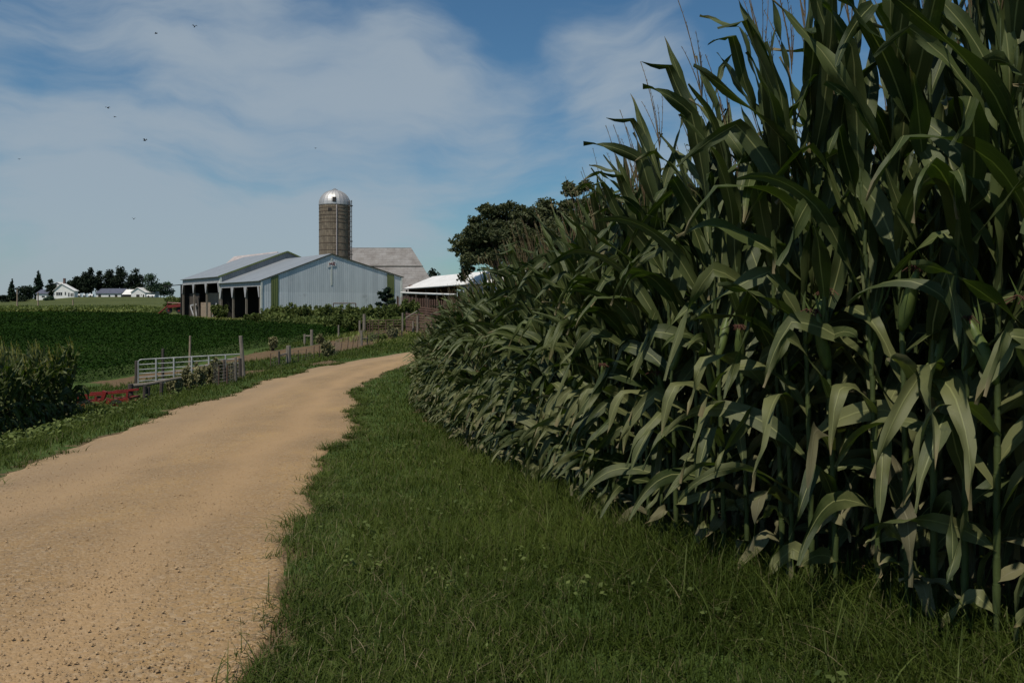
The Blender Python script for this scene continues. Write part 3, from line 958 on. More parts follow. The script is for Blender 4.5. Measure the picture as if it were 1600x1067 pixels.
def polyline_points(P, step, jitter=.2):
    P = np.array(P, dtype=float)
    d = np.r_[0, np.cumsum(np.hypot(*np.diff(P, axis=0).T))]
    t = np.arange(0, d[-1], step) + rng.uniform(-jitter, jitter, len(np.arange(0, d[-1], step))) * step
    x = np.interp(t, d, P[:, 0]); y = np.interp(t, d, P[:, 1])
    e = .3
    x2 = np.interp(t + e, d, P[:, 0]); y2 = np.interp(t + e, d, P[:, 1])
    x1 = np.interp(t - e, d, P[:, 0]); y1 = np.interp(t - e, d, P[:, 1])
    tx, ty = x2 - x1, y2 - y1
    l = np.hypot(tx, ty) + 1e-9
    return x, y, ty / l, -tx / l      # right-hand normal when walking away from the camera

def smooth_line(P, n=120):
    P = np.array(P, dtype=float)
    Q, _ = resample(P, n)
    k = np.hanning(9); k /= k.sum()
    for c in (0, 1):
        Q[4:-4, c] = np.convolve(Q[:, c], k, 'valid')
    return Q

EDGE_S = smooth_line(CORN_EDGE)
NROW = 9
cand = []
for r in range(NROW):
    x, y, nx_, ny_ = polyline_points(EDGE_S, .17 if r < 4 else .25)
    x = x + nx_ * (.12 + .74 * r) + rng.normal(0, .03, len(x)); y = y + ny_ * (.12 + .74 * r) + rng.normal(0, .03, len(y))
    ok = inpoly(x, y, CORN_POLY) & (y > 1.2)
    for a, b in zip(x[ok], y[ok]):
        if abs(a / b) < 1.0 or b > 6: cand.append((a, b, r))
cand = np.array(cand)
dcor = np.hypot(cand[:, 0] + 2.75, cand[:, 1] - 22.8)
hsc = np.interp(cand[:, 1], [3.0, 4.2, 4.8, 5.4, 8.5, 11.5, 16, 20, 23, 60], [1.27, 1.24, 1.15, 1.07, .98, 1.0, .93, .77, .60, .60])
hsc *= rng.uniform(.93, 1.07, len(cand)) 
score = np.hypot(cand[:, 0], cand[:, 1]) * (1 + .42 * cand[:, 2]) + np.where(np.abs(cand[:, 0] / cand[:, 1]) > .92, 30, 0)
order = np.argsort(score)
N_IND = 255
GRP_C = 'corn plants along the edge of the big field'

NVAR = 12
variants = []
for v in range(NVAR):
    st, lv, ts, ear = make_corn_meshes(100 + v)
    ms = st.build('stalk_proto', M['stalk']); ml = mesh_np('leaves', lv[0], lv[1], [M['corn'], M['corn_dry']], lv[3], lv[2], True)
    mt = ts.build('tassel_proto', M['tassel']); me_ = ear.build('ear_proto', [M['husk'], M['silk']], smooth=True)
    ms.data.polygons.foreach_set('use_smooth', [True] * len(ms.data.polygons))
    variants.append((ms.data, ml, mt.data, me_.data))
    for o in (ms, mt, me_): bpy.data.objects.remove(o)

def place_corn(x, y, rz, sc, var, label, group):
    r = empty('corn_plant', (x, y, Tz(x, y) - .02), rz, label, 'corn plant', group)
    r.scale = (sc * .5 + .5, sc * .5 + .5, sc)
    for nm, me in zip(('stalk', 'leaves', 'tassel', 'ear'), var):
        link(nm, me, r)
    return r
ZONES = [('shorter green corn plant at the far end of the field edge, where the road bends', 'outermost corn plants at the road bend'),
         ('green corn plant in the outermost row just before the road bend', 'outermost corn plants before the bend'),
         ('tall green corn plant in the middle stretch of the outermost row along the grass', 'outermost corn plants of the middle stretch'),
         ('tall dark green corn plant in the near stretch of the outermost row by the grass', 'outermost corn plants of the near stretch'),
         ('very tall corn plant closest to the camera, rising past the top of the picture', 'nearest corn plants at the right')]
INNER = [('corn plant with a brown tassel behind the outermost row in the farther field', 'inner corn plants, farther half'),
         ('tall corn plant standing behind the outermost row in the nearest part of the field', 'inner corn plants, nearest part')]
for n, i in enumerate(order[:N_IND]):
    x, y, r = cand[i]
    zone = 0 if y > 19 else 1 if y > 12 else 2 if y > 7.5 else 3 if x < 1.9 else 4
    lbl, grp = ZONES[zone] if r == 0 else INNER[min(zone, 3) // 2]
    place_corn(x, y, rng.normal(0, .35), hsc[i], variants[int(rng.integers(NVAR))], lbl, grp)

def corn_mass(name, label, pts, scl, var_data, mats, group=None):
    Vs, Fs, Us, Ms, off = [], [], [], [], 0
    for (x, y), s in zip(pts, scl):
        V, Fq, UV, MI = var_data[int(rng.integers(len(var_data)))]
        a = rng.normal(0, .4); c, sn = math.cos(a), math.sin(a)
        h = s * .5 + .5
        Q = np.c_[(V[:, 0] * c - V[:, 1] * sn) * h + x, (V[:, 0] * sn + V[:, 1] * c) * h + y, V[:, 2] * s + Tz(x, y) - .02]
        Vs.append(Q); Fs.append(Fq + off); Us.append(UV); Ms.append(MI); off += len(V)
    me = mesh_np(name, np.vstack(Vs), np.vstack(Fs), mats, np.concatenate(Ms), np.vstack(Us), True)
    return tag(link(name, me), label, 'corn', kind='stuff')

def whole(st, lv, ts):
    """stalk, leaves and tassel of one plant as one quad soup"""
    V = [lv[0]]; Fq = [lv[1]]; UV = [lv[2]]; MI = [lv[3]]
    off = len(lv[0])
    for mb, mi in ((st, 2), (ts, 3)):
        v = np.array(mb.v); f = [tuple(q) if len(q) == 4 else (q[0], q[1], q[2], q[2]) for q in mb.f if len(q) == 4]
        V.append(v); Fq.append(np.array(f) + off); UV.append(np.full((len(v), 2), .2)); MI.append(np.full(len(f), mi)); off += len(v)
    return np.vstack(V), np.vstack(Fq), np.vstack(UV), np.concatenate(MI)
lods = [whole(*make_corn_meshes(300 + v, lod=1)[:3]) for v in range(10)]
rest = order[N_IND:]
pts = [tuple(cand[i][:2]) for i in rest]; scl = [hsc[i] for i in rest]
# deeper rows of the field, thinner
gx_, gy_ = np.meshgrid(np.arange(-2, 46, .76), np.arange(1.5, 36, .55))
gx_ = gx_.ravel() + rng.normal(0, .08, gx_.size); gy_ = gy_.ravel() + rng.normal(0, .08, gy_.size)
dd = edge_dist(gx_, gy_, EDGE_S)
k = inpoly(gx_, gy_, CORN_POLY) & (dd > .74 * NROW - .2) & (gx_ / gy_ < 1.1)
pts += list(zip(gx_[k], gy_[k])); scl += list(rng.uniform(.92, 1.05, int(k.sum())))
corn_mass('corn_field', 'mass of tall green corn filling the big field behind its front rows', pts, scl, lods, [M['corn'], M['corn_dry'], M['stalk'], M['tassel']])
print('corn rest', len(pts))

# left patch ---------------------------------------------------------
PS = smooth_line(PATCH_EDGE, 80)
pc = []
for r in range(14):
    x, y, nx_, ny_ = polyline_points(PS, .22)
    x = x - nx_ * (.1 + .72 * r) + rng.normal(0, .03, len(x)); y = y - ny_ * (.1 + .72 * r) + rng.normal(0, .03, len(y))
    ok = (x / y > -.80) & (y < 34)
    for a, b in zip(x[ok], y[ok]): pc.append((a, b, r))
pc = np.array(pc)
sc2 = rng.uniform(.56, .82, len(pc)) * (.9 + .2 * vnoise(pc[:, 0], pc[:, 1], 1.2, 77))
sco = np.hypot(pc[:, 0], pc[:, 1]) * (1 + .15 * pc[:, 2]) + np.where(pc[:, 0] / pc[:, 1] < -.66, 20, 0)
o2 = np.argsort(sco)
leftvars = []
for v in range(5):
    st, lv, ts, ear = make_corn_meshes(500 + v, wmul=1.5)
    ms = st.build('stalk_proto', M['stalk']); ml = mesh_np('leaves', lv[0], lv[1], [M['corn_yellow'], M['corn_dry']], lv[3], lv[2], True)
    mt = ts.build('tassel_proto', M['tassel_yellow'])
    leftvars.append((ms.data, ml, mt.data))
    for o in (ms, mt): bpy.data.objects.remove(o)
for i in o2[:45]:
    x, y, r = pc[i]
    place_corn(x, y, rng.normal(0, .5), sc2[i], leftvars[int(rng.integers(5))],
               'shorter corn plant with yellow tassel in the small patch left of the gravel road', 'corn plants of the small left patch')
lods2 = [whole(*make_corn_meshes(600 + v, lod=1, wmul=1.4)[:3]) for v in range(8)]
corn_mass('corn_patch', 'small block of shorter yellow tasselled corn at the left edge', [tuple(pc[i][:2]) for i in o2[45:]], [sc2[i] for i in o2[45:]],
          lods2, [M['corn_yellow'], M['corn_dry'], M['stalk'], M['tassel_yellow']])

# corn strip below the hill farm --------------------------------------
def far_corn():
    n = 42000
    y = rng.uniform(150, 176, n); px = rng.uniform(-60, 262, n)
    x = (px - CX) / F * y
    top = 1.15 * (1 - .5 * sstep(px, 205, 262)) * (.8 + .4 * vnoise(x, y, 3, 31))
    h = rng.random(n) ** .6 * top
    V, Fq = leaf_quads(np.c_[x, y, T(x, y) + h], rng.uniform(.18, .42, n), 1.0, 2.6, .2)
    o = link('corn_strip', mesh_np('corn_strip', V, Fq, leafy('far_corn', (.048, .075, .014), (.16, .19, .042), .25, .6, .2)))
    tag(o, 'sunlit light green strip of corn below the hillside farm', 'corn', kind='stuff')
far_corn()

# ------------------------------------------------------------------ farm buildings
ROT = math.atan2(.612, .791)
L0 = (-33.1, 105.0)
def roof_pair(mb_parent, W, ax, D, zL, zA, zR, oh, mat, y0=0.0):
    """two roof slopes with thickness, ridge along local y"""
    for nm, (xa, za, xb, zb) in (('roof_slope', (-oh, zL - oh * (zA - zL) / ax, ax, zA)), ('roof_slope', (ax, zA, W + oh, zR - oh * (zA - zR) / (W - ax)))):
        m = MB()
        pts = [(xa, y0 - .07, za + .10), (xb, y0 - .07, zb + .10), (xb, y0 + D + .2, zb + .10), (xa, y0 + D + .2, za + .10)]
        m.slab(pts, .09)
        m.build(nm, mat, mb_parent)

# --- machine shed with the blue grey gable wall
g0 = -1.98
shed = empty('machine_shed', (L0[0], L0[1], g0), ROT, 'blue grey sheet metal shed with green stripes on its gable wall and open left side', 'shed')
W, AX, D, zL, zA, zR = 21.2, 10.0, 16.4, 5.07, 8.92, 5.95
def gable_z(x): return zL + (zA - zL) * x / AX if x < AX else zA + (zR - zA) * (x - AX) / (W - AX)
def wall_strip(xa, xb, za, zb_fn, t, y):
    m = MB(); xs = [xa] + ([AX] if xa < AX < xb else []) + [xb]
    top = [(x, y, zb_fn(x)) for x in reversed(xs)]
    m.slab([(xa, y, za), (xb, y, za)] + top, t)
    return m
wall_strip(0, W, 3.55, gable_z, .10, 0).build('upper_wall', M['siding'], shed)
wall_strip(0.0, W, -.6, lambda x: 3.55, .12, -.012).build('lower_wall', M['siding_low'], shed)
for (xa, xb) in ((1.35, 2.35), (18.75, 19.9)):
    wall_strip(xa, xb, .1, lambda x: gable_z(x) - .12, .03, -.06).build('green_panel', M['green_sheet'], shed)
for (xa, xb) in ((-.05, .16), (W - .16, W + .05)):
    m = MB(); m.box(xa, xb, -.10, .14, -.3, gable_z(min(max(xa, 0), W)) - .05); m.build('corner_trim', M['trim_pale'], shed)
m = MB(); m.box(AX - .12, AX + .12, -.05, -.02, 4.6, zA - .25); m.build('ridge_strip', M['trim_pale'], shed)
roof_pair(shed, W, AX, D, zL, zA, zR, .35, M['roof_metal'])
m = MB()
m.beam((-.35, -.11, zL - .10), (AX, -.11, zA + .04), .05, .13); m.beam((AX, -.11, zA + .04), (W + .35, -.11, zR - .06), .05, .13)
m.build('rake_trim', M['trim_dark'], shed)
m = MB(); m.beam((-.35, D + .24, zL + .0), (AX, D + .24, zA + .16), .08, .16); m.build('back_rake_highlight', M['white'], shed)  # white strip added as the bright highlight along the roof's back edge
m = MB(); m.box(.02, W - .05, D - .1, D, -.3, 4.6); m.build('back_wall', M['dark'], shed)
m = MB(); m.box(W - .12, W - .0, .15, D - .15, -.3, zR - .1); m.build('right_wall', M['siding_y'], shed)
def open_side(par, D, ys, zt, fas):
    m = MB(); m.box(-.06, .04, .1, D - .1, zt - fas, zt - .02); m.build('fascia', M['white_wood'], par)
    for i, y in enumerate(ys):
        m = MB(); m.box(-.12, .12, y - .12, y + .12, -.4, zt - fas - .01); m.build('post', M['wood'], par)
        m = MB(); w = .62
        a = y - w if i else y + .02; b = y + w if i < len(ys) - 1 else y - .02
        m.slab([(-.16, a, zt - fas + .02), (-.16, y - .14, zt - fas - 1.45), (-.16, y + .14, zt - fas - 1.45), (-.16, b, zt - fas + .02)], .04)
        m.build('bracket', M['white_wood'], par)
open_side(shed, D, (.25, 5.5, 10.9, 16.1), zL, .75)
# sign high on the gable
m = MB(); m.slab([(-.62, 0, -.36), (.62, 0, -.20), (.58, 0, .46), (-.5, 0, .34)], .04)
sg = m.build('gable_sign', M['white'], None); sg.location = Vector((L0[0], L0[1], g0)) + Matrix.Rotation(ROT, 3, 'Z') @ Vector((AX + .05, -.07, 7.45)); sg.rotation_euler = (0, 0, ROT)
tag(sg, 'small white sign with red marks high under the peak of the gable wall', 'sign')
m = MB()
for (a, b) in (((-.40, -.02, -.08), (-.40, -.02, .22)), ((-.40, -.02, .22), (-.18, -.02, .06)), ((-.18, -.02, .06), (-.02, -.02, .30)), ((-.02, -.02, .30), (.02, -.02, -.10)),
               ((.16, -.02, .34), (.46, -.02, .34)), ((.16, -.02, .34), (.16, -.02, -.02)), ((.16, -.02, -.02), (.46, -.02, -.02)), ((.16, -.02, .15), (.38, -.02, .15))):
    m.beam(a, b, .02, .09)
m.build('red_marks', M['red_paint'], sg)

# --- second, higher shed behind it
L2 = (-43.25, 118.1)
s2 = empty('open_shed', (L2[0], L2[1], -2.15), ROT, 'higher grey roofed shed with three open bays and white brackets behind the blue grey shed', 'shed')
W2, AX2, D2, aL, aA, aR = 17.2, 10.3, 19.6, 6.25, 10.28, 7.6
W, AX, zL, zA, zR = W2, AX2, aL, aA, aR
wall_strip(0, W2, 1.2, gable_z, .10, 0.02).build('gable_wall', M['siding_grey'], s2)
roof_pair(s2, W2, AX2, D2, aL, aA, aR, .35, M['roof_metal'])
m = MB(); m.beam((-.35, -.11, aL - .08), (AX2, -.11, aA + .04), .07, .22); m.beam((AX2, -.11, aA + .04), (W2 + .3, -.11, aR - .04), .07, .22)
m.build('rake_trim', M['green_sheet'], s2)
m = MB(); m.box(-.12, .16, -.10, .14, 2.9, aL - .1); m.build('corner_trim', M['trim_pale'], s2)
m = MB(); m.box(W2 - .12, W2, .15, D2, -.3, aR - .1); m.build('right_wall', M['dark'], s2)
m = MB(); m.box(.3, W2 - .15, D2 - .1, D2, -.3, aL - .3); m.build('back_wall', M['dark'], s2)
open_side(s2, D2, (.25, 6.5, 13.0, 19.3), aL, .95)
m = MB(); m.box(2.2, 2.35, 6.8, 13.2, -.2, 3.9); m.build('board_partition', M['wood_tan'], s2)
m = MB(); m.box(.7, .8, 6.7, 12.0, -.2, 2.4); m.build('feed_bunk', M['wood_tan'], s2)
for (a, b) in (((.5, 13.6, 0), (.5, 15.2, 3.6)), ((.5, 15.0, 0), (.5, 17.0, 1.7)), ((.6, 17.4, 1.9), (.6, 14.0, 2.1)), ((.4, 4.9, .2), (.4, 3.2, 2.2))):
    m = MB(); m.beam(a, b, .10, .26); m.build('leaning_board', M['white_wood'], s2)
m = MB(); m.box(.9, 1.0, 13.6, 18.9, -.2, 3.9); m.build('inner_wall', M['wood_dark'], s2)
m = MB(); m.box(-.3, 2.4, D2 + .22, D2 + .32, -.3, 5.3); m.build('end_boards', M['dark'], s2)
m = MB(); m.slab([(-2.6, D2 + .3, 5.15), (.4, D2 + .3, 5.5), (.4, D2 + 2.4, 5.5), (-2.6, D2 + 2.4, 5.15)], .12); m.build('lean_to_roof', M['dark'], s2)

# --- gambrel barn behind the silo
bx, by = -19.3, 150.0
bv = (.757, -.653)
barn = empty('gambrel_barn', (bx, by, -2.1), 0, 'big old barn with a weathered pale gambrel roof to the right of the silo', 'barn')
def bp(a, c, z): return (a + bv[0] * c, bv[1] * c, z)     # a along the ridge (x), c towards the viewer
LB = 13.
zr, zb, ze, cb, ce = 12.7, 9.15, 4.3, 3.2, 7.4
for sgn in (1, -1):
    m = MB(); q = [bp(-LB, 0, zr), bp(-LB, cb * sgn, zb), bp(.3, cb * sgn, zb), bp(.3, 0, zr)]
    m.slab(q if sgn > 0 else q[::-1], .12); m.build('upper_roof', M['roof_old'], barn)
    m = MB(); q = [bp(-LB, (cb + .02) * sgn, zb - .10), bp(-LB, ce * sgn, ze), bp(.3, ce * sgn, ze), bp(.3, (cb + .02) * sgn, zb - .10)]
    m.slab(q if sgn > 0 else q[::-1], .12); m.build('lower_roof', M['roof_old'], barn)
m = MB(); m.beam(bp(-LB, cb + .12, zb - .02), bp(.3, cb + .12, zb - .02), .12, .10); m.build('break_flashing', M['trim_dark'], barn)
m = MB()
for a in (-LB + .2, 0):
    m.slab([bp(a, -ce + .4, -.4), bp(a, ce - .4, -.4), bp(a, ce - .4, ze), bp(a, cb, zb - .3), bp(a, 0, zr - .2), bp(a, -cb, zb - .3), bp(a, -ce + .4, ze)], .1)
m.build('end_wall', M['wood_dark'], barn)
m = MB()
for c in (-ce + .5, ce - .5): m.slab([bp(-LB + .3, c, -.4), bp(-.1, c, -.4), bp(-.1, c, ze - .1), bp(-LB + .3, c, ze - .1)], .1)
m.build('side_wall', M['wood_dark'], barn)

# --- pale barn roof showing behind the open shed
b2 = empty('pale_roofed_barn', (-61.0, 172.0, -2.1), 0, 'distant barn whose pale pinkish roof shows above the ridge of the open shed', 'barn')
m = MB(); m.slab([(1.0, 0, 12.25), (10.4, 0, 13.3), (10.4, -5, 8.6), (-4.2, -5, 6.0)], .15)
m.build('roof', simple('pinkish_old_roof', (.42, .37, .36), (.30, .26, .25), 1.3, .8), b2)
m = MB(); m.slab([(1.0, .16, 12.25), (-4.2, 5, 6.0), (10.4, 5, 8.6), (10.4, .16, 13.3)], .15); m.build('back_roof', M['roof_old'], b2)
m = MB(); m.box(-3.6, 10.2, -4.6, 4.6, -.4, 5.9); m.build('wall', M['wood_dark'], b2)

# --- silo
SX, SY, R = -30.05, 135.0, 2.62
silo = empty('silo', (SX, SY, -2.1), 0, 'tall brown concrete stave silo with a shiny metal dome rising behind the sheds', 'silo')
HT = 16.7 + 2.1
m = MB(); m.lathe([(R, -.3), (R, HT)], 48); m.build('silo_wall', M['silo'], silo, smooth=True)
z = .8; k = 0
m = MB()
while z < HT - .2:
    m.lathe([(R + .004, z - .03), (R + .035, z - .022), (R + .035, z + .022), (R + .004, z + .03)], 48)
    z += 1.15 if z < HT - 4 else .62
m.build('steel_hoops', M['rust'], silo)
prof = [(R + .06, HT - .05), (R + .06, HT + .12)] + [((R + .02) * math.cos(t), HT + .12 + 2.45 * math.sin(t)) for t in np.linspace(0, 1.40, 10)]
dome = MB(); dome.lathe(prof, 24)
dm = dome.build('dome', M['dome'], silo)
m = MB()
for i in range(24):
    a = 2 * math.pi * i / 24
    m.tube([((R + .03) * math.cos(t) * math.cos(a), (R + .03) * math.cos(t) * math.sin(a), HT + .13 + 2.46 * math.sin(t)) for t in np.linspace(0, 1.38, 8)], .022, 4)
m.build('dome_seams', M['dome'], dm)
m = MB(); m.lathe([(.62, HT + 2.5), (.50, HT + 2.62), (.12, HT + 2.86), (0.01, HT + 2.9)], 16); m.build('dome_cap', M['siding_grey'], dm)
def on_silo(px): # angle of silo surface seen at a pixel column
    s = max(-1, min(1, ((px - CX) / F * SY - SX) / R)); return -math.pi / 2 + math.asin(s)
a = on_silo(527.5)
m = MB()
c, s_ = math.cos(a), math.sin(a)
m.beam(((R + .0) * c * .97, (R) * s_ * .97, HT + .30), ((R + .06) * c * .93, (R + .06) * s_ * .93, HT + 1.10), .58, .28)
m.build('dome_door', M['dark'], dm)
a = on_silo(521); c, s_ = math.cos(a), math.sin(a)
m = MB(); m.beam((R * c, R * s_, HT - 1.15), (R * c, R * s_, HT - .72), .62, .12); m.build('stave_opening', M['dark'], silo)
a = on_silo(531); c, s_ = math.cos(a), math.sin(a)
m = MB(); m.tube([((R + .12) * c, (R + .12) * s_, -.3), ((R + .12) * c, (R + .12) * s_, HT - .8), ((R + .02) * c, (R + .02) * s_, HT - .2)], .085, 8); m.build('fill_pipe', simple('pale_pipe', (.42, .37, .36), None, 4., .5), silo)
# ladder cage on the right side
a = math.radians(-14); c, s_ = math.cos(a), math.sin(a)
tx, ty = -s_, c
m = MB()
for o in (-.24, .24):
    m.tube([((R + .10) * c + tx * o, (R + .10) * s_ + ty * o, 0), ((R + .10) * c + tx * o, (R + .10) * s_ + ty * o, HT + .75)], .028, 5)
z = .3
while z < HT + .7:
    m.tube([((R + .10) * c - tx * .24, (R + .10) * s_ - ty * .24, z), ((R + .10) * c + tx * .24, (R + .10) * s_ + ty * .24, z)], .018, 4); z += .32
m.build('ladder', M['rust'], silo)
m = MB(); z = 2.4
while z < HT + .8:
    pts = [((R + .10) * c + tx * .36 * math.cos(q) + c * .40 * math.sin(q), (R + .10) * s_ + ty * .36 * math.cos(q) + s_ * .40 * math.sin(q), z) for q in np.linspace(0, math.pi, 9)]
    m.tube(pts, .03, 4); z += .85
for q in (.5, 1.2, 1.57, 1.95, 2.65):
    px_, py_ = (R + .10) * c + tx * .36 * math.cos(q) + c * .40 * math.sin(q), (R + .10) * s_ + ty * .36 * math.cos(q) + s_ * .40 * math.sin(q)
    m.tube([(px_, py_, 2.2), (px_, py_, HT + .8)], .02, 4)
m.build('ladder_cage', M['wire'], silo)
m = MB()
for z in (8.2, 10.4, 12.6, HT - .2):
    m.box((R + .1) * c - .1, (R + .1) * c + .5, (R + .1) * s_ - .3, (R + .1) * s_ + .3, z, z + .12)
m.build('ladder_platform', M['dark'], silo)

# --- low white roofed cattle shed
e0, e1 = Vector((-16.7, 125, 0)), Vector((0.5, 89, 0))
ax_ = (e1 - e0).normalized(); LW = (e1 - e0).length
perp = Vector((-ax_.y, ax_.x, 0)); perp = perp if perp.y > 0 else -perp
ws = empty('cattle_shed', (e0.x, e0.y, -2.05), math.atan2(ax_.y, ax_.x), 'low open cattle shed with a bright white roof to the right of the barns', 'shed')
# local x along the eave, local y away from the viewer
hE, hR, dp = 4.45, 6.45, 4.6
m = MB(); m.slab([(-.3, -.3, hE), (LW, -.3, hE + .2), (LW, dp, hR + .1), (-.3, dp, hR)], .12); m.build('roof', M['roof_white'], ws)
m = MB(); m.slab([(-.3, dp + .02, hR), (LW, dp + .02, hR + .1), (LW, 2 * dp, hE), (-.3, 2 * dp, hE)], .12); m.build('back_roof', M['roof_white'], ws)
for i in range(9):
    m = MB(); m.box(i * 4.6 + .1, i * 4.6 + .3, 0, .2, -.4, hE - .2); m.build('post', M['wood_dark'], ws)
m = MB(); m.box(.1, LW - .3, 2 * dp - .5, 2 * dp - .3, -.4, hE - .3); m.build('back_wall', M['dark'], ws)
m = MB(); m.box(0, .15, .5, 2 * dp - .6, -.4, hE + .6); m.build('end_wall', M['wood_red'], ws)
m = MB(); m.box(23.5, LW, .05, .22, 2.4, hE - .15); m.build('white_wall_panel', M['white_wood'], ws)

# --- corral behind
def board_fence(name, p0, p1, zb, zt, npost, label, rails=None, pickets=None, mat='wood_red'):
    a, b = Vector((*p0, 0)), Vector((*p1, 0))
    L = (b - a).length; d = (b - a) / L
    r = empty(name, (a.x, a.y, 0), math.atan2(d.y, d.x), label, 'fence')
    def gz(s): q = a + d * s; return Tz(q.x, q.y)
    for i in range(npost):
        s = L * i / (npost - 1)
        m = MB(); m.box(s - .09, s + .09, .02, .20, gz(s) - .3, gz(s) + zt + .1); m.build('post', M['wood_dark'], r)
    if rails:
        for z in rails:
            m = MB()
            for i in range(npost - 1):
                sa, sb = L * i / (npost - 1), L * (i + 1) / (npost - 1)
                j = random.uniform(-.03, .03)
                m.beam((sa + .01, 0, gz(sa) + z + j), (sb - .01, 0, gz(sb) + z + random.uniform(-.03, .03)), .035, .17)
            m.build('rail', M[mat], r)
    if pickets:
        s = 0; m = MB()
        while s < L:
            t = pickets[1] + random.uniform(-.08, .06)
            m.box(s, s + .15, -.05, -.02, gz(s) + pickets[0], gz(s) + t); s += pickets[2]
        m.build('boards', M[mat], r)
    return r
board_fence('board_fence', (-15.6, 108), (-3.5, 92), 0, 2.9, 6, 'tall reddish fence of spaced upright boards in front of the white roofed shed', rails=(.5, .8, 1.1, 1.4, 1.65), pickets=(1.55, 2.85, .42))
board_fence('corral_fence', (-11.6, 87), (-5.0, 76), 0, 2.1, 5, 'brown corral fence of many horizontal boards beside the corn', rails=(.2, .45, .7, .95, 1.2, 1.45, 1.7, 1.95), mat='wood_red')

# pipe rail sticking out from shed wall to right
def P3(px, py, Y): return Vector(((px - CX) / F * Y, Y, (HY - py) / F * Y))
m = MB(); m.tube([P3(627, 457.3, 113), P3(655, 458.5, 107), P3(712, 460.5, 100)], .14, 6)
tag(m.build('feed_pipe', M['white']), 'long white pipe running level below the white shed roof', 'pipe')
m = MB(); m.tube([P3(589, 475.2, 107.5), P3(628, 475.8, 113.5)], .07, 5)
for px, Y in ((593, 108), (626, 113)): m.tube([P3(px, 475, Y), P3(px, 496, Y)], .05, 5)
tag(m.build('pipe_rail', M['galv']), 'thin pale pipe rail across the right end of the gable wall', 'rail')
m = MB()
for a, b in (((521, 474), (556, 474)), ((521, 474), (521, 497)), ((556, 474), (556, 497)), ((521, 484), (556, 484))): m.tube([P3(a[0], a[1], 102), P3(b[0], b[1], 102)], .07, 5)
tag(m.build('rusty_frame', M['rust']), 'rusty rectangular steel frame standing among the bushes by the gable wall', 'frame')

# ------------------------------------------------------------------ hill farm
def house(name, label, cat, px0, px1, row_base, Y, wall_h, roof_h, ridge='x', depth=8., wall='house_white', roof='roof_grey', windows=(), doors=(), ridge_f=.5, chimney=None, oh=.35):
    x0, x1 = (px0 - CX) / F * Y, (px1 - CX) / F * Y
    zb = (HY - row_base) / F * Y
    w = x1 - x0
    r = empty(name, (x0, Y, zb), 0, label, cat)
    m = MB(); m.box(0, w, 0, depth, -1.2, wall_h)
    if ridge == 'y':
        rx = w * ridge_f
        m.poly([(0, 0, wall_h), (w, 0, wall_h), (rx, 0, wall_h + roof_h)]); m.poly([(w, depth, wall_h), (0, depth, wall_h), (rx, depth, wall_h + roof_h)])
    else:
        m.poly([(0, depth, wall_h), (0, 0, wall_h), (0, depth / 2, wall_h + roof_h)]); m.poly([(w, 0, wall_h), (w, depth, wall_h), (w, depth / 2, wall_h + roof_h)])
    m.build('wall', M[wall], r)
    m = MB()
    if ridge == 'y':
        rx = w * ridge_f; s1 = roof_h / rx; s2_ = roof_h / (w - rx)
        m.slab([(-oh, -oh, wall_h - oh * s1 + .12), (rx, -oh, wall_h + roof_h + .12), (rx, depth + oh, wall_h + roof_h + .12), (-oh, depth + oh, wall_h - oh * s1 + .12)], .1)
        m.slab([(rx + .01, -oh, wall_h + roof_h + .12), (w + oh, -oh, wall_h - oh * s2_ + .12), (w + oh, depth + oh, wall_h - oh * s2_ + .12), (rx + .01, depth + oh, wall_h + roof_h + .12)], .1)
    else:
        s1 = roof_h / (depth / 2)
        m.slab([(-oh, -oh, wall_h - oh * s1 + .12), (w + oh, -oh, wall_h - oh * s1 + .12), (w + oh, depth / 2, wall_h + roof_h + .12), (-oh, depth / 2, wall_h + roof_h + .12)], .1)
        m.slab([(-oh, depth / 2 + .01, wall_h + roof_h + .12), (w + oh, depth / 2 + .01, wall_h + roof_h + .12), (w + oh, depth + oh, wall_h - oh * s1 + .12), (-oh, depth + oh, wall_h - oh * s1 + .12)], .1)
    ro = m.build('roof', M[roof], r)
    if chimney:
        cxm = chimney; m = MB(); m.box(cxm, cxm + .7, depth * .45, depth * .45 + .7, wall_h, wall_h + roof_h + 1.6); m.build('chimney', M['brick'], ro)
    for (a, z, ww, hh) in windows:
        m = MB(); m.box(a, a + ww, -.05, .0 - .003, z, z + hh); wi = m.build('window', M['white'], r)
        m = MB(); m.box(a + .08, a + ww - .08, -.07, -.053, z + .08, z + hh - .08); m.build('pane', M['glass'], wi)
    for (a, z, ww, hh) in doors:
        m = MB(); m.box(a, a + ww, -.06, -.003, z, z + hh); m.build('door', M['dark'], r)
    return r
house('farmhouse', 'white farmhouse wing with dark windows and a long right roof slope on the hill', 'house', 84, 116, 467.5, 300, 3.2, 2.6, 'y', 2.6, ridge_f=.38, roof='roof_white',
      windows=((.9, 1.4, .75, 1.3), (1.7, 1.4, .75, 1.3), (2.5, 1.4, .75, 1.3), (4.1, 1.5, .6, 1.3), (5.4, 1.0, .6, 1.5), (6.3, 1.0, .6, 1.3), (7.0, 1.0, .5, 1.4)), doors=((3.0, -.7, .8, .9),))
house('farmhouse', 'taller white farmhouse block with a chimney rising behind the front wing', 'house', 73, 101, 466, 306, 4.4, 1.7, 'y', 3.5, ridge_f=.6, roof='roof_white', chimney=5.4,
      windows=((.5, 2.4, .7, 1.1), (1.8, 2.4, .7, 1.1)))
house('farmhouse_garage', 'white two storey wing with a dark grey roof at the left end of the farmhouse', 'house', 57, 72.5, 471, 298, 2.9, 1.5, 'x', 7, roof='roof_grey', windows=((1.9, 1.5, 1.3, .7), (2.0, -.4, .6, .9), (2.8, -.5, .5, .7)))
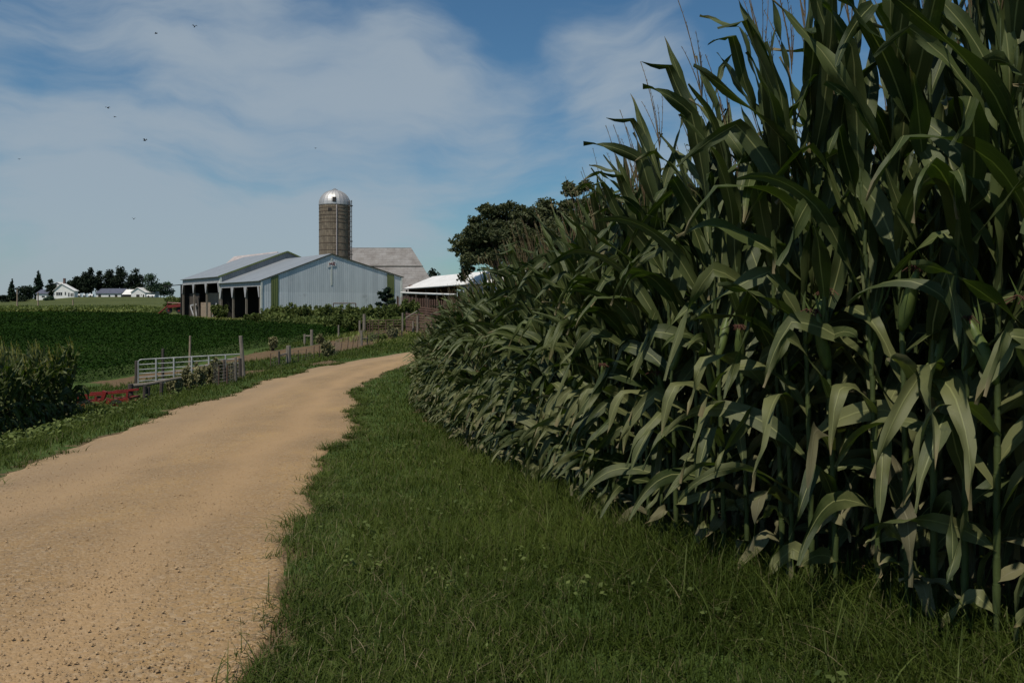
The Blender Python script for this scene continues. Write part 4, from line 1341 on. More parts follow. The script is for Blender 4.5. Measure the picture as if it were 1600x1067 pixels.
house('long_shed', 'long low white shed with a blue grey roof in front of the dark hill trees', 'shed', 150, 189, 465, 320, 1.7, 1.9, 'x', 9, roof='roof_grey', windows=((5.0, .3, .8, .8),), doors=((.9, 0, 1.1, 1.3), (7.6, .2, 1.0, 1.0)))
house('small_white_barn', 'small white barn with a gabled front and a dark doorway on the hilltop', 'barn', 205, 227, 464.6, 315, 2.0, 1.8, 'y', 12, roof='roof_white', ridge_f=.45, doors=((2.0, 0, 1.3, 1.1), (4.6, 0, .5, 1.1)), windows=((3.8, .8, .4, .4),))
house('white_roofed_lean_to', 'low dark shed with a bright white roof adjoining the small white barn', 'shed', 192, 204.6, 464.6, 318, 1.2, 1.9, 'x', 7, wall='wood_dark', roof='roof_white')
for i, (px, py, w, lb) in enumerate([(142.5, 466, 1.7, 'largest white calf hutch, standing alone left of the long shed'), (124.5, 467.5, .8, 'white calf hutch nearest the farmhouse'),
                                     (132.5, 467, .7, 'small white calf hutch between two others below the dark trees'), (233, 464.6, 1.6, 'white calf hutch just right of the small white barn'),
                                     (239, 464.9, 1.6, 'white calf hutch at the right end of the hilltop row')]):
    Y = 296; x = (px - CX) / F * Y; z = Tz(x, Y)
    m = MB(); w2 = w / 2
    m.tube([(x - w2, Y, z + .45), (x + w2, Y, z + .45)], .62, 10)
    o = m.build('calf_hutch', M['white']); tag(o, lb, 'calf hutch', 'white calf hutches on the hill')
    m = MB(); m.box(x - .2, x + .2, Y - .66, Y - .60, z, z + .7); m.build('opening', M['dark'], o)

# ------------------------------------------------------------------ trees
def crown_leaves(clumps, n, size, aspect=1.3):
    vol = np.array([c[3] * c[4] * c[5] for c in clumps]) ** .8
    cnt = (n * vol / vol.sum()).astype(int)
    Ps, Sz = [], []
    for c, k in zip(clumps, cnt):
        d = rng.normal(size=(k, 3)); d /= np.linalg.norm(d, axis=1)[:, None]
        r = rng.random(k) ** .42
        r *= 1 + .28 * np.sin(d[:, 0] * 6 + c[0]) * np.sin(d[:, 2] * 7 + c[1])
        Ps.append(np.array(c[:3]) + d * r[:, None] * np.array(c[3:6]))
        Sz.append(rng.uniform(.6, 1.3, k) * size)
    return leaf_quads(np.vstack(Ps), np.concatenate(Sz), 1., aspect, .3)

def tree(name, label, px, row_top, row_base, wpx, Y, kind='round', mat='crown_far', leaf=.5, n=1500, group='trees round the hill farm', cat='tree', seed=None, ground=True):
    rnd = random.Random(seed if seed is not None else int(px * 7 + row_top))
    x = (px - CX) / F * Y
    zt = (HY - row_top) / F * Y; zb = Tz(x, Y) if ground else (HY - row_base) / F * Y
    zb = min(zb, (HY - row_base) / F * Y + 1.0)
    H = zt - zb; Wd = wpx / F * Y * 1.28
    r = empty(name, (x, Y, zb), 0, label, cat, group)
    cl = []; tr = MB(); rt = max(.12, H * .02)
    if kind == 'conifer' or kind == 'column':
        tr.tube([(0, 0, -.4), (0, 0, H * .5), (0, 0, H * .96)], [rt, rt * .6, .03], 7)
        nl = 9
        for i in range(nl):
            t = i / (nl - 1)
            z = H * (.10 + .84 * t)
            wr = Wd * .5 * ((1 - t) ** .8 * .95 + .08) if kind == 'conifer' else Wd * .5 * (math.sin(math.pi * (.12 + .80 * t)) ** .6 * (1 - .45 * t))
            for k in range(4):
                a = rnd.uniform(0, 6.28)
                cl.append((math.cos(a) * wr * .42, math.sin(a) * wr * .42, z + rnd.uniform(-.3, .3), wr * .62, wr * .62, H * .075))
    else:
        bend = rnd.uniform(-.04, .04) * H
        tr.tube([(0, 0, -.4), (bend * .3, 0, H * .2), (bend, 0, H * .45), (bend * 1.2, 0, H * .8)], [rt * 1.3, rt, rt * .75, rt * .2], 8)
        nb = 12 if kind == 'big' else 8
        zlo = .20 if kind != 'bush' else .12
        for i in range(nb):
            a = i * 2.4 + rnd.uniform(-.3, .3); t = rnd.uniform(0, 1)
            cz = H * (zlo + (.86 - zlo) * t) ; rr = Wd * .5 * (.66 * math.sin(math.pi * (.2 + .68 * t)) ** .7)
            c = (math.cos(a) * rr + bend, math.sin(a) * rr, cz)
            s = Wd * rnd.uniform(.20, .29)
            cl.append((*c, s, s, min(s * rnd.uniform(.7, 1.0), H * .16)))
            if kind != 'bush' or i < 4:
                st_ = Vector((bend * .7, 0, H * (.15 + .45 * t)))
                e = Vector(c)
                mid = st_.lerp(e, .5) + Vector((0, 0, H * .04))
                tr.tube([st_, mid, e], [rt * .5, rt * .34, rt * .1], 6)
        cl.append((bend, 0, H * .86, Wd * .22, Wd * .22, H * .13))
        cl.append((bend, 0, H * .58, Wd * .34, Wd * .34, H * .22)); cl.append((bend, 0, H * .34, Wd * .33, Wd * .33, H * .18))
    tr.build('trunk' if kind != 'bush' else 'stems', M['bark'], r)
    V, Fq = crown_leaves(cl, n, leaf)
    link('crown', mesh_np('crown', V, Fq, M[mat]), r)
    return r
tree('spruce_tree', 'dark pointed spruce at the far left behind a pole', 19, 436, 470, 15, 305, 'conifer', 'crown_conifer', .5, 2200)
tree('shrub', 'dark low bush at the very left edge of the hill', 4, 461, 476, 16, 285, 'bush', 'crown_far', .5, 900)
tree('round_tree', 'dark rounded tree between the spruce and the column shaped tree', 38, 446, 470, 23, 305, 'round', 'crown_far', .5, 1900)
tree('round_tree', 'small pale tree showing behind the dark rounded tree on the left', 47, 445, 466, 11, 330, 'round', 'crown_far_green', .5, 700)
tree('shrub', 'dark cone shaped bush standing in front of the left hill trees', 36.5, 459, 478, 15, 268, 'conifer', 'crown_far', .4, 1300)
tree('columnar_tree', 'tall column shaped dark tree behind the left wing of the farmhouse', 59.5, 424, 466, 15, 318, 'column', 'crown_conifer', .5, 2600)
tree('round_tree', 'dark round headed tree right in front of the farmhouse', 78, 435.5, 468, 14, 301, 'round', 'crown_far', .5, 1900)
tree('shrub', 'grey green bush on the lawn in front of the farmhouse', 77, 463, 479, 12, 262, 'bush', 'crown_far_green', .4, 1300)
tree('round_tree', 'pale olive tree between the farmhouse and the dark hill trees', 108, 438, 464, 16, 335, 'round', 'crown_far_green', .5, 900)
for (px, t, w, lb) in [(121, 431, 19, 'leftmost of the big dark trees beside the farmhouse'), (133, 424, 20, 'broad dark tree just right of the farmhouse trees'), (143.5, 417, 14, 'tallest dark tree left of the gap before the long shed'),
                       (157, 422, 15, 'dark tree right of the gap, above the left end of the long shed'), (171, 420, 20, 'dark tree behind the middle of the long shed'),
                       (189, 414.5, 23, 'highest dark tree of the hill, behind the right end of the long shed'), (211, 419, 22, 'dark tree directly behind the small white barn')]:
    tree('maple_tree', lb, px, t, 464, w, 335 if px > 150 else 322, 'round', 'crown_far', .55, 2900)
tree('ash_tree', 'lighter green feathery tree to the right of the small white barn', 237, 427, 465, 25, 322, 'round', 'crown_far_green', .5, 2400)
tree('ash_tree', 'small green tree between the feathery tree and the last hill tree', 251, 441, 465, 9, 330, 'round', 'crown_far_green', .45, 600)
tree('ash_tree', 'last small grey green tree at the right end of the hill', 261, 440, 465, 18, 325, 'round', 'crown_far_green', .5, 1300)
tree('shrub', 'green bush left of the open shed near the red implement', 268, 462, 482, 22, 190, 'bush', 'weed', .3, 1800)
tree('shrub', 'green bush touching the left end of the open shed', 280, 464, 482, 16, 178, 'bush', 'weed', .3, 1300)
tree('round_tree', 'small dark tree showing between the barn roof and the white roof', 677, 417, 440, 22, 190, 'round', 'crown_far', .45, 1500, 'trees behind the farmyard')
# large trees behind the corn
def big_tree(label, px, row_top, wpx, Y, n, seed, extra=()):
    rnd = random.Random(seed)
    x = (px - CX) / F * Y; zb = Tz(x, Y); H = (HY - row_top) / F * Y - zb; Wd = wpx / F * Y
    r = empty('shade_tree', (x, Y, zb), 0, label, 'tree', 'trees behind the farmyard')
    tr = MB(); cl = []
    rt = H * .028
    tr.tube([(0, 0, -.4), (.1, 0, H * .14), (-.1, 0, H * .30)], [rt * 1.5, rt, rt * .9], 10)
    for i in range(9):
        a = i * 2.4 + rnd.uniform(-.3, .3); out = Wd * rnd.uniform(.20, .43); zz = H * rnd.uniform(.48, .90) * (1 - .22 * (out / (Wd * .5)) ** 2)
        e = Vector((math.cos(a) * out, math.sin(a) * out * .8, zz)); b = Vector((0, 0, H * rnd.uniform(.16, .32)))
        m1 = b.lerp(e, .35) + Vector((0, 0, H * .05)); m2 = b.lerp(e, .7) + Vector((rnd.uniform(-.5, .5), 0, H * .03))
        tr.tube([b, m1, m2, e], [rt * .55, rt * .42, rt * .25, rt * .08], 7)
        for k in range(3):
            o = Vector((rnd.gauss(0, Wd * .085), rnd.gauss(0, Wd * .07), rnd.gauss(0, H * .075)))
            c = e + o; s = Wd * rnd.uniform(.055, .11)
            tr.tube([m2.lerp(e, rnd.random()), c], [rt * .12, rt * .04], 4)
            cl.append((c.x, c.y, c.z, s * 1.25, s, s * .85))
    for i in range(120):
        d = Vector((rnd.gauss(0, 1), rnd.gauss(0, 1), rnd.gauss(0, 1))).normalized(); q = rnd.uniform(.45, 1.0)
        if d.z < -.55: continue
        c = Vector((d.x * q * Wd * .46, d.y * q * Wd * .40, H * .60 + d.z * q * H * .34)); s = Wd * rnd.uniform(.04, .085)
        b = Vector((c.x * .45, c.y * .45, H * .42 + (c.z - H * .42) * .35))
        tr.tube([b, b.lerp(c, .55) + Vector((0, 0, H * .015)), c], [rt * .16, rt * .10, rt * .03], 4)
        cl.append((c.x, c.y, c.z, s * 1.3, s, s * .8))
    for (cx_, cz_, s) in extra:
        cl.append((cx_ * Wd, 0, cz_ * H, s * Wd, s * Wd, s * Wd * .8))
    tr.build('trunk', M['bark'], r)
    V, Fq = crown_leaves(cl, n, .30, 1.5)
    link('crown', mesh_np('crown', V, Fq, M['crown_big']), r)
big_tree('broad airy shade tree with spreading limbs behind the left end of the corn', 795, 305, 180, 100, 48000, 3, ((-.36, .42, .07), (-.40, .36, .05)))
big_tree('dark shade tree partly hidden by the corn to the right of the broad airy tree', 868, 308, 135, 104, 32000, 5)
big_tree('tallest shade tree, its dark top poking above the sloping corn', 925, 268, 130, 92, 28000, 8)
big_tree('shade tree mostly hidden behind the corn plants farther right', 1020, 250, 130, 96, 12000, 9)

# ------------------------------------------------------------------ bushes along the gable wall and roadside brush
def bush(name, label, px, row_base, hpx, wpx, Y=None, mat='weed', leaf=.12, n=1400, group='weedy bushes along the sheds', cat='bush', spiky=False):
    rnd = random.Random(int(px * 13 + hpx))
    if Y is None: x, Y = gp(px, row_base)
    else: x = (px - CX) / F * Y
    z = Tz(x, Y); H = hpx / F * Y * 1.08; Wd = wpx / F * Y * (1.5 if mat == 'weed' else (1.25 if px > 400 else 1.0))
    r = empty(name, (x, Y, z), 0, label, cat, group)
    m = MB(); cl = []
    ns = 20
    for i in range(ns):
        a = rnd.uniform(0, 6.28); rr = Wd * .46 * math.sqrt(rnd.random()); hh = H * rnd.uniform(.55, 1.0) * (1 - .35 * (rr / (Wd * .5)) ** 2)
        e = Vector((math.cos(a) * rr, math.sin(a) * rr * .7, hh))
        b = Vector((e.x * .35, e.y * .35, -.05))
        m.tube([b, b.lerp(e, .5) + Vector((0, 0, H * .05)), e], [.025 * H / 2 + .004, .015 * H / 2 + .003, .004], 4, cap=False)
        for k in range(3):
            t = (.45, .72, .95)[k]; p = b.lerp(e, t)
            s = Wd * rnd.uniform(.09, .16) * (.6 if spiky else 1)
            cl.append((p.x + rnd.gauss(0, s * .4), p.y, p.z, s, s, s * (.9 if not spiky else 1.6)))
    m.build('stems', M['bark'] if mat != 'brush' else M['wood_dark'], r)
    V, Fq = crown_leaves(cl, n, leaf, 2.0 if spiky else 1.5)
    link('foliage', mesh_np('foliage', V, Fq, M[mat]), r)
    return r
for (px, rb, h, w, lb) in [(428, 505, 24, 30, 'leafy bush at the left corner of the gable wall'), (448, 505, 22, 26, 'bush in front of the green stripe end of the gable wall'),
                           (467, 507, 33, 28, 'tall bush rising against the left third of the gable wall'), (490, 506, 24, 26, 'low bush between the two taller ones on the gable wall'),
                           (508, 508, 26, 30, 'bush below the peak of the gable wall'), (538, 506, 27, 32, 'bush growing through the rusty frame'),
                           (560, 508, 24, 26, 'bush to the right of the rusty frame'), (582, 508, 28, 26, 'bush left of the sapling at the gable wall'),
                           (612, 508, 30, 34, 'dense bush below the right green stripe'), (638, 505, 34, 24, 'dark bush right of the gable wall corner'),
                           (648, 510, 22, 20, 'dark bush beside the corral fence'), (346, 498, 22, 22, 'round green bush between the two open sheds'),
                           (527, 520, 22, 36, 'rough weeds at the far right corner of the bean field'), (556, 518, 24, 30, 'weeds beside the old wooden posts'),
                           (395, 501, 9, 22, 'low weeds in front of the open bay by the gable corner')]:
    bush('weedy_bush', lb, px, rb, h * 1.05, w, n=3600, leaf=.19, spiky=True)
def understory():
    n = 26000
    px = rng.uniform(412, 660, n); y = rng.uniform(88, 104.5, n); x = (px - CX) / F * y
    k = ~inpoly(x, y, SOY_POLY)
    # stay outside the shed
    lx_ = (x - L0[0]) * .791 + (y - L0[1]) * .612; ly_ = -(x - L0[0]) * .612 + (y - L0[1]) * .791
    k &= ~((ly_ > -.3) & (lx_ > -1)); x, y = x[k], y[k]
    h = rng.random(len(x)) ** .7 * (.5 + 1.0 * vnoise(x, y, 2.2, 51))
    V, Fq = leaf_quads(np.c_[x, y, T(x, y) + h], rng.uniform(.14, .30, len(x)), .9, 2.2, .3)
    tag(link('weed_cover', mesh_np('weed_cover', V, Fq, M['weed'])), 'tall rank weeds and grass filling the strip below the gable wall', 'weeds', kind='stuff')
understory()
# sapling with feathery branches against the wall
sx, sy = gp(603, 505)
sy = min(sy, 104); sx = (603 - CX) / F * sy
sap = empty('sapling', (sx, sy, Tz(sx, sy)), 0, 'dark feathery sapling rising against the right green stripe of the gable wall', 'sapling')
m = MB(); Hs_ = (HY - 452) / F * sy - Tz(sx, sy)
m.tube([(0, 0, -.1), (.1, 0, Hs_ * .5), (0, 0, Hs_ * .97)], [.07, .05, .015], 6)
cl = []
for i in range(12):
    t = .25 + .72 * i / 11; a = i * 2.4; L = (1.9 - 1.3 * t) * (1 if i % 2 else .8)
    b = Vector((0, 0, Hs_ * t)); e = b + Vector((math.cos(a) * L, math.sin(a) * L * .6, .25 * L))
    m.tube([b, e], [.02, .006], 4)
    for k in (.4, .7, 1.0): q = b.lerp(e, k); cl.append((q.x, q.y, q.z, .34, .3, .16))
m.build('trunk', M['bark'], sap)
V, Fq = crown_leaves(cl, 2200, .22, 2.2); link('foliage', mesh_np('foliage', V, Fq, M['crown_conifer']), sap)
# roadside brush near the gate
for (px, rb, h, w, lb, mt_) in [(303, 606, 44, 44, 'tall dry tan brush growing over the middle of the white gate', 'brush'), (335, 604, 42, 34, 'dry brush right of the gate middle beside the wire fence', 'brush'),
                                (275, 611, 24, 30, 'low dry brush below the log rail', 'brush'), (360, 597, 24, 22, 'green brown brush in front of the leaning post', 'brush'),
                                (512, 559, 29, 20, 'leafless looking brown bush in the wire fence line', 'brush'), (612, 529, 22, 16, 'brown bush in front of the rusty field gate', 'brush'),
                                (425, 548, 24, 14, 'thin weeds at the edge of the bean field', 'brush'), (500, 538, 16, 12, 'small weed clump behind the wire fence', 'brush'),
                                (588, 533, 9, 30, 'low green weeds at the foot of the far fence posts', 'weed')]:
    bush('brush', lb, px, rb, {303: 47, 335: 44, 275: 34, 360: 30}.get(px, h), w, 31.4 + (px - 275) * .02 if px < 400 else None, mat=mt_, leaf=.065 if px < 400 else .12, n=5200 if px < 400 else 1600, group='roadside brush', spiky=True)

# ------------------------------------------------------------------ gate, posts, fences
def post(name, label, px, rb, rt, w=.12, lean=0., mat='wood', group='old wooden fence posts', Y=None, cat='post'):
    if Y is None: x, Y = gp(px, rb)
    else: x = (px - CX) / F * Y
    z = Tz(x, Y); H = (HY - rt) / F * Y - z
    m = MB(); m.tube([(0, 0, -.2), (lean * .5, 0, H * .5), (lean, 0, H), (lean, 0, H + .01)], [w * .55, w * .5, w * .46, w * .40], 9)
    o = m.build(name, M[mat], loc=(x, Y, z)); tag(o, label, cat, group)
    return o
def at_px(px, Y): return (px - CX) / F * Y
gY0, gY1 = 33.0, 35.0
def gz_at(t, row0, row1): Y = gY0 + (gY1 - gY0) * t; return (HY - (row0 + (row1 - row0) * t)) / F * Y
gate = empty('farm_gate', (at_px(216, gY0), gY0, 0), 0, 'long galvanised tube gate standing closed beside the field lane', 'gate')
gx0, gx1 = 0.0, at_px(379, gY1) - at_px(216, gY0)
def gpnt(t, f):  # t along, f height fraction
    zb_ = gz_at(t, 601, 588); zt_ = gz_at(t, 562, 553)
    return Vector((gx0 + (gx1 - gx0) * t, (gY1 - gY0) * t, zb_ + (zt_ - zb_) * f))
m = MB()
fr = [gpnt(0, 0), gpnt(0, .93), gpnt(.012, .98), gpnt(.03, 1), gpnt(.97, 1), gpnt(.988, .98), gpnt(1, .93), gpnt(1, 0), gpnt(0, 0)]
m.tube(fr, .026, 8); m.build('gate_frame', M['galv'], gate)
for f in (.14, .29, .44, .60, .80):
    m = MB(); m.tube([gpnt(0, f), gpnt(1, f)], .020, 7); m.build('rail', M['galv'], gate)
for t in (.165, .33, .50, .665, .83):
    m = MB(); m.beam(gpnt(t, 0) - Vector((0, .03, 0)), gpnt(t, 1) - Vector((0, .03, 0)), .055, .03); m.build('brace', M['galv'], gate)
PG = 'old wooden fence posts'
post('fence_post', 'dark post at the left end of the white gate', 213.5, 603, 564, .16, 0, 'wood_dark', PG, 33.2)
post('fence_post', 'tall grey leaning post at the right end of the white gate', 381, 588, 525, .17, -.14, 'wood', PG, 34.8)
post('fence_post', 'short dark post just left of the tall leaning gate post', 375, 590, 560, .15, 0, 'wood_dark', PG, 34)
post('fence_post', 'tall thin brown post rising behind the middle of the white gate', 295.5, 590, 525, .10, .05, 'wood_tan', PG, 37.5)
post('fence_post', 'shorter thin post behind the left part of the white gate', 254.5, 598, 545, .12, 0, 'wood_dark', PG, 36)
post('fence_post', 'dark upright post right of the brush in front of the gate', 350.5, 600, 562, .11, 0, 'wood_dark', PG, 31.8)
post('fence_post', 'grey post standing between the brush clumps in front of the gate', 368, 594, 558, .10, 0, 'wood', PG, 32.2)
# log brace in front
lb_ = empty('log_brace', (at_px(204, 29.5), 29.5, 0), 0, 'low brace of dark posts with a log rail in front of the gate left end', 'fence brace')
def lz(px, row, Y): return Vector((at_px(px, Y) - at_px(204, 29.5), Y - 29.5, (HY - row) / F * Y))
for (px, rt, rb, w) in ((204, 600, 628, .19), (226, 603, 624, .14), (232, 604, 622, .13), (252, 598, 618, .13)):
    Y = 29.5 + (px - 204) * .02
    m = MB(); m.tube([lz(px, rb + 6, Y), lz(px, rt, Y), lz(px, rt - .3, Y)], [w * .55, w * .5, w * .4], 8); m.build('post', M['wood_dark'], lb_)
m = MB(); m.tube([lz(205, 603, 29.6), lz(232, 600, 30.1), lz(262, 594, 30.8), lz(283, 590, 31.4)], [.075, .07, .06, .05], 8); m.build('log_rail', M['wood'], lb_)

def wire_fence(label, posts, strands, hgt, mesh=True, post_mat='rust', pw=.035, name='wire_fence'):
    """posts: list of (px, row_base, row_top, lean, w)"""
    P = []
    for (px, rb, rt, lean, w) in posts:
        x, Y = gp(px, rb); P.append((x, Y, Tz(x, Y), (rb - rt) / F * Y, lean, w))
    o0 = Vector(P[0][:3])
    r = empty(name, o0, 0, label, 'fence')
    for (x, Y, z, H, lean, w) in P:
        m = MB(); m.tube([(x - o0.x, Y - o0.y, z - o0.z - .15), (x - o0.x + lean, Y - o0.y, z - o0.z + H)], [w, w * .9], 7); m.build('post', M['wood' if w > .08 else ('wood_dark' if w > .045 else post_mat)], r)
    m = MB()
    for i in range(len(P) - 1):
        a, b = P[i], P[i + 1]
        for s in strands:
            m.tube([(a[0] - o0.x + a[4] * s, a[1] - o0.y, a[2] - o0.z + s * hgt), ((a[0] + b[0]) / 2 - o0.x, (a[1] + b[1]) / 2 - o0.y, (a[2] + b[2]) / 2 - o0.z + s * hgt - .02), (b[0] - o0.x + b[4] * s, b[1] - o0.y, b[2] - o0.z + s * hgt)], .007, 3, cap=False)
        if mesh:
            L = math.hypot(b[0] - a[0], b[1] - a[1]); n = max(1, int(L / .35))
            for k in range(1, n):
                t = k / n; x = a[0] + (b[0] - a[0]) * t - o0.x; y = a[1] + (b[1] - a[1]) * t - o0.y; z = a[2] + (b[2] - a[2]) * t - o0.z
                m.tube([(x, y, z + strands[0] * hgt), (x, y, z + strands[-1] * hgt)], .005, 3, cap=False)
    m.build('wire', M['wire'], r)
wire_fence('sagging woven wire fence on thin rusty posts along the left side of the road', [(423, 574, 552, 0, .03), (436, 571, 549, 0, .075), (451, 568, 540, 0, .17), (466, 565, 547, 0, .03), (477, 563, 545, .08, .03), (490, 560, 541, .04, .03),
            (499, 559, 540, 0, .03), (522, 556, 536, .05, .035), (532, 548, 529, .15, .03), (542, 547, 527, .15, .03), (550, 545, 528, .15, .03), (558, 543, 526, .1, .03),
            (565, 540, 516, 0, .10), (574, 538, 526, 0, .06), (590, 534, 520, .1, .035), (599, 532, 519, .06, .035), (628, 529, 517, 0, .05)], (.08, .3, .52, .74, .95), 1.0)
m = MB(); xa, ya = gp(437, 571); xb, yb = gp(449, 568)
m.tube([(xa, ya, Tz(xa, ya) + .62), (xb, yb, Tz(xb, yb) + .66)], .05, 7); tag(m.build('brace_rail', M['wood']), 'short wooden rail joining the thick pale post to its smaller neighbour', 'rail', 'wooden brace rails')
m = MB(); xa, ya = gp(565, 540); xb, yb = gp(574, 538)
m.tube([(xa, ya, Tz(xa, ya) + .55), (xb, yb, Tz(xb, yb) + .5)], .05, 7); tag(m.build('brace_rail', M['wood']), 'short wooden rail at the far dark post halfway along the wire fence', 'rail', 'wooden brace rails')
wire_fence('short woven wire fence piece between the brush and the leaning gate post', [(316, 606, 574, 0, .03), (342, 603, 572, 0, .03), (355, 601, 570, 0, .035), (370, 595, 566, 0, .03)], (.05, .2, .35, .5, .65, .8, .95, 1.1), .85)
hb = empty('h_brace', (at_px(480, 66), 66, 0), 0, 'grey wooden brace of two posts and a rail at the edge of the bean field', 'fence brace')
def hz(px, row, Y=66): return Vector((at_px(px, Y) - at_px(480, 66), 0, (HY - row) / F * Y))
for (px, rt, rb, w) in ((476, 522, 541, .10), (487, 515, 541, .13)):
    m = MB(); m.tube([hz(px, rb), hz(px, rt)], [w, w * .9], 8); m.build('post', M['wood'], hb)
m = MB(); m.tube([hz(476, 525), hz(487, 525)], .07, 7); m.build('rail', M['wood'], hb)
for a in [(562, 522, 501, .14, 'pale upright post left of the thicker one by the rusty gate'), (569, 519, 491, .34, 'thick pale post at the left end of the rusty field gate'),
          (629, 520, 489, .20, 'tall thin post at the right end of the rusty field gate'), (645.5, 520, 502, .22, 'short grey post to the right of the rusty field gate'),
          (652.5, 521, 494, .24, 'grey post with a pale top next to the corn'), (529, 527, 508, .10, 'thin lone post at the far right edge of the bean field')]:
    post('fence_post', a[4], a[0], a[1], a[2], a[3] * 1.6 if a[3] < .2 else a[3], 0, 'wood', 'old posts in front of the farmyard')
fgx0, fgy = gp(574, 519); fgy = 80; 
fg = empty('field_gate', (at_px(574, fgy), fgy, 0), 0, 'low rusty brown field gate in front of the bushes', 'gate')
def fz(px, row): return Vector((at_px(px, fgy) - at_px(574, fgy), 0, (HY - row) / F * fgy))
m = MB(); m.tube([fz(574, 521), fz(574, 501), fz(627, 500), fz(627, 520), fz(574, 521)], .045, 6); m.build('gate_frame', M['rust'], fg)
for k in (1, 2, 3, 4):
    m = MB(); m.tube([fz(574, 501 + 4 * k), fz(627, 500 + 4 * k)], .035, 5); m.build('rail', M['rust'], fg)
for px in (578, 582, 592, 603, 615):
    m = MB(); m.tube([fz(px, 501) - Vector((0, .05, 0)), fz(px, 520.5) - Vector((0, .05, 0))], .05, 5); m.build('brace', M['rust'], fg)
m = MB(); m.tube([P3(634, 497, 84), P3(652, 486, 84)], .08, 6); tag(m.build('slanting_rail', M['wood']), 'slanting grey rail leaning between the bushes and the corral', 'rail')

# poles on the meadow
for (px, rb, rt, Y, lb) in [(27, 484, 452, 170, 'tallest pole at the left in front of the dark trees'), (59.5, 482, 457, 180, 'thin pole in front of the left wing of the farmhouse'), (114, 480, 468, 185, 'short pole below the right end of the farmhouse')]:
    x = at_px(px, Y); z = Tz(x, Y)
    m = MB(); m.tube([(0, 0, -.3), (0, 0, (HY - rt) / F * Y - z)], [.17, .13], 8)
    tag(m.build('meadow_pole', M['wood_tan'], loc=(x, Y, z)), lb, 'pole', 'poles on the meadow')

# ------------------------------------------------------------------ red implements
def red_wagon():
    Y = 28.6; r = empty('red_hay_wagon', (at_px(122, Y), Y, (HY - 637) / F * Y), 0, 'low red steel farm wagon frame resting behind the left bank', 'farm implement')
    s = Y / F
    def q(px, row, dy=0): return Vector(((px - 134) * s, dy, (634 - row) * s))
    m = MB()
    for dy in (0, 0.8): m.beam(q(134, 629, dy), q(214, 622, dy), .10, .17)
    for px in (136, 160, 186, 212): m.beam(q(px, 627 - (px - 134) * .085, 0), q(px, 627 - (px - 134) * .085, 0.8), .08, .1)
    m.build('frame', M['red_paint'], r)
    for dy in (0, 0.8):
        m = MB(); m.beam(q(135, 615, dy), q(174, 613, dy), .05, .07); m.beam(q(174, 612, dy), q(213, 609, dy), .05, .07); m.build('side_rail', M['red_paint'], r)
    for px, rt in ((134, 613), (148, 617), (162, 616), (174, 607), (188, 614), (211, 611)):
        for dy in (0,):
            m = MB(); m.beam(q(px, 629 - (px - 134) * .085, dy), q(px, rt, dy), .07, .07); m.build('stake', M['red_paint'], r)
    m = MB(); m.beam(q(172, 626, -.06), q(178, 608, -.06), .12, .1); m.build('lever', M['red_paint'], r)
    for px in (147, 196):
        for dy in (-.12, 0.92):
            c = q(px, 631, dy); m = MB(); m.tube([c - Vector((0, .07, 0)), c + Vector((0, .07, 0))], .24, 16); t = m.build('wheel', M['rubber'], r)
            m = MB(); m.tube([c - Vector((0, .08, 0)), c + Vector((0, .08, 0))], .11, 12); m.build('rim', M['red_paint'], t)
    m = MB(); m.tube([q(205, 623, .4), q(217, 625, .4)], .05, 7); m.build('hitch', M['red_paint'], r)
red_wagon()
def red_rake():
    Y = 137.; r = empty('red_hay_rake', (at_px(247, Y), Y, 0), 0, 'red hay rake with a lowered drawbar parked left of the open shed', 'farm implement')
    def q(px, row, dy=0): return Vector(((px - 247) / F * Y, dy, (HY - row) / F * Y))
    m = MB(); m.tube([q(248, 490), q(262, 478), q(284, 476)], .13, 7); m.tube([q(262, 478), q(262, 473), q(284, 474)], .09, 6); m.build('frame', M['red_paint'], r)
    m = MB(); m.beam(q(263, 479), q(284, 477), .8, .5); m.build('reel_guard', M['red_paint'], r)
    m = MB(); m.tube([q(284, 476, .3), q(284, 470, .3)], .12, 6); m.build('mast', M['red_paint'], r)
    for px in (264.5, 280):
        c = q(px, 485); m = MB(); m.tube([c - Vector((0, .12, 0)), c + Vector((0, .12, 0))], .52, 16); t = m.build('wheel', M['rubber'], r)
        m = MB(); m.tube([c - Vector((0, .14, 0)), c + Vector((0, .14, 0))], .2, 12); m.build('rim', M['red_paint'], t)
    for i in range(9):
        c = q(266 + i * 1.6, 483, .5); m = MB(); m.tube([c + Vector((0, 0, .35)), c - Vector((0, .1, .45))], .035, 4); m.build('tine', M['rust'], r)
red_rake()

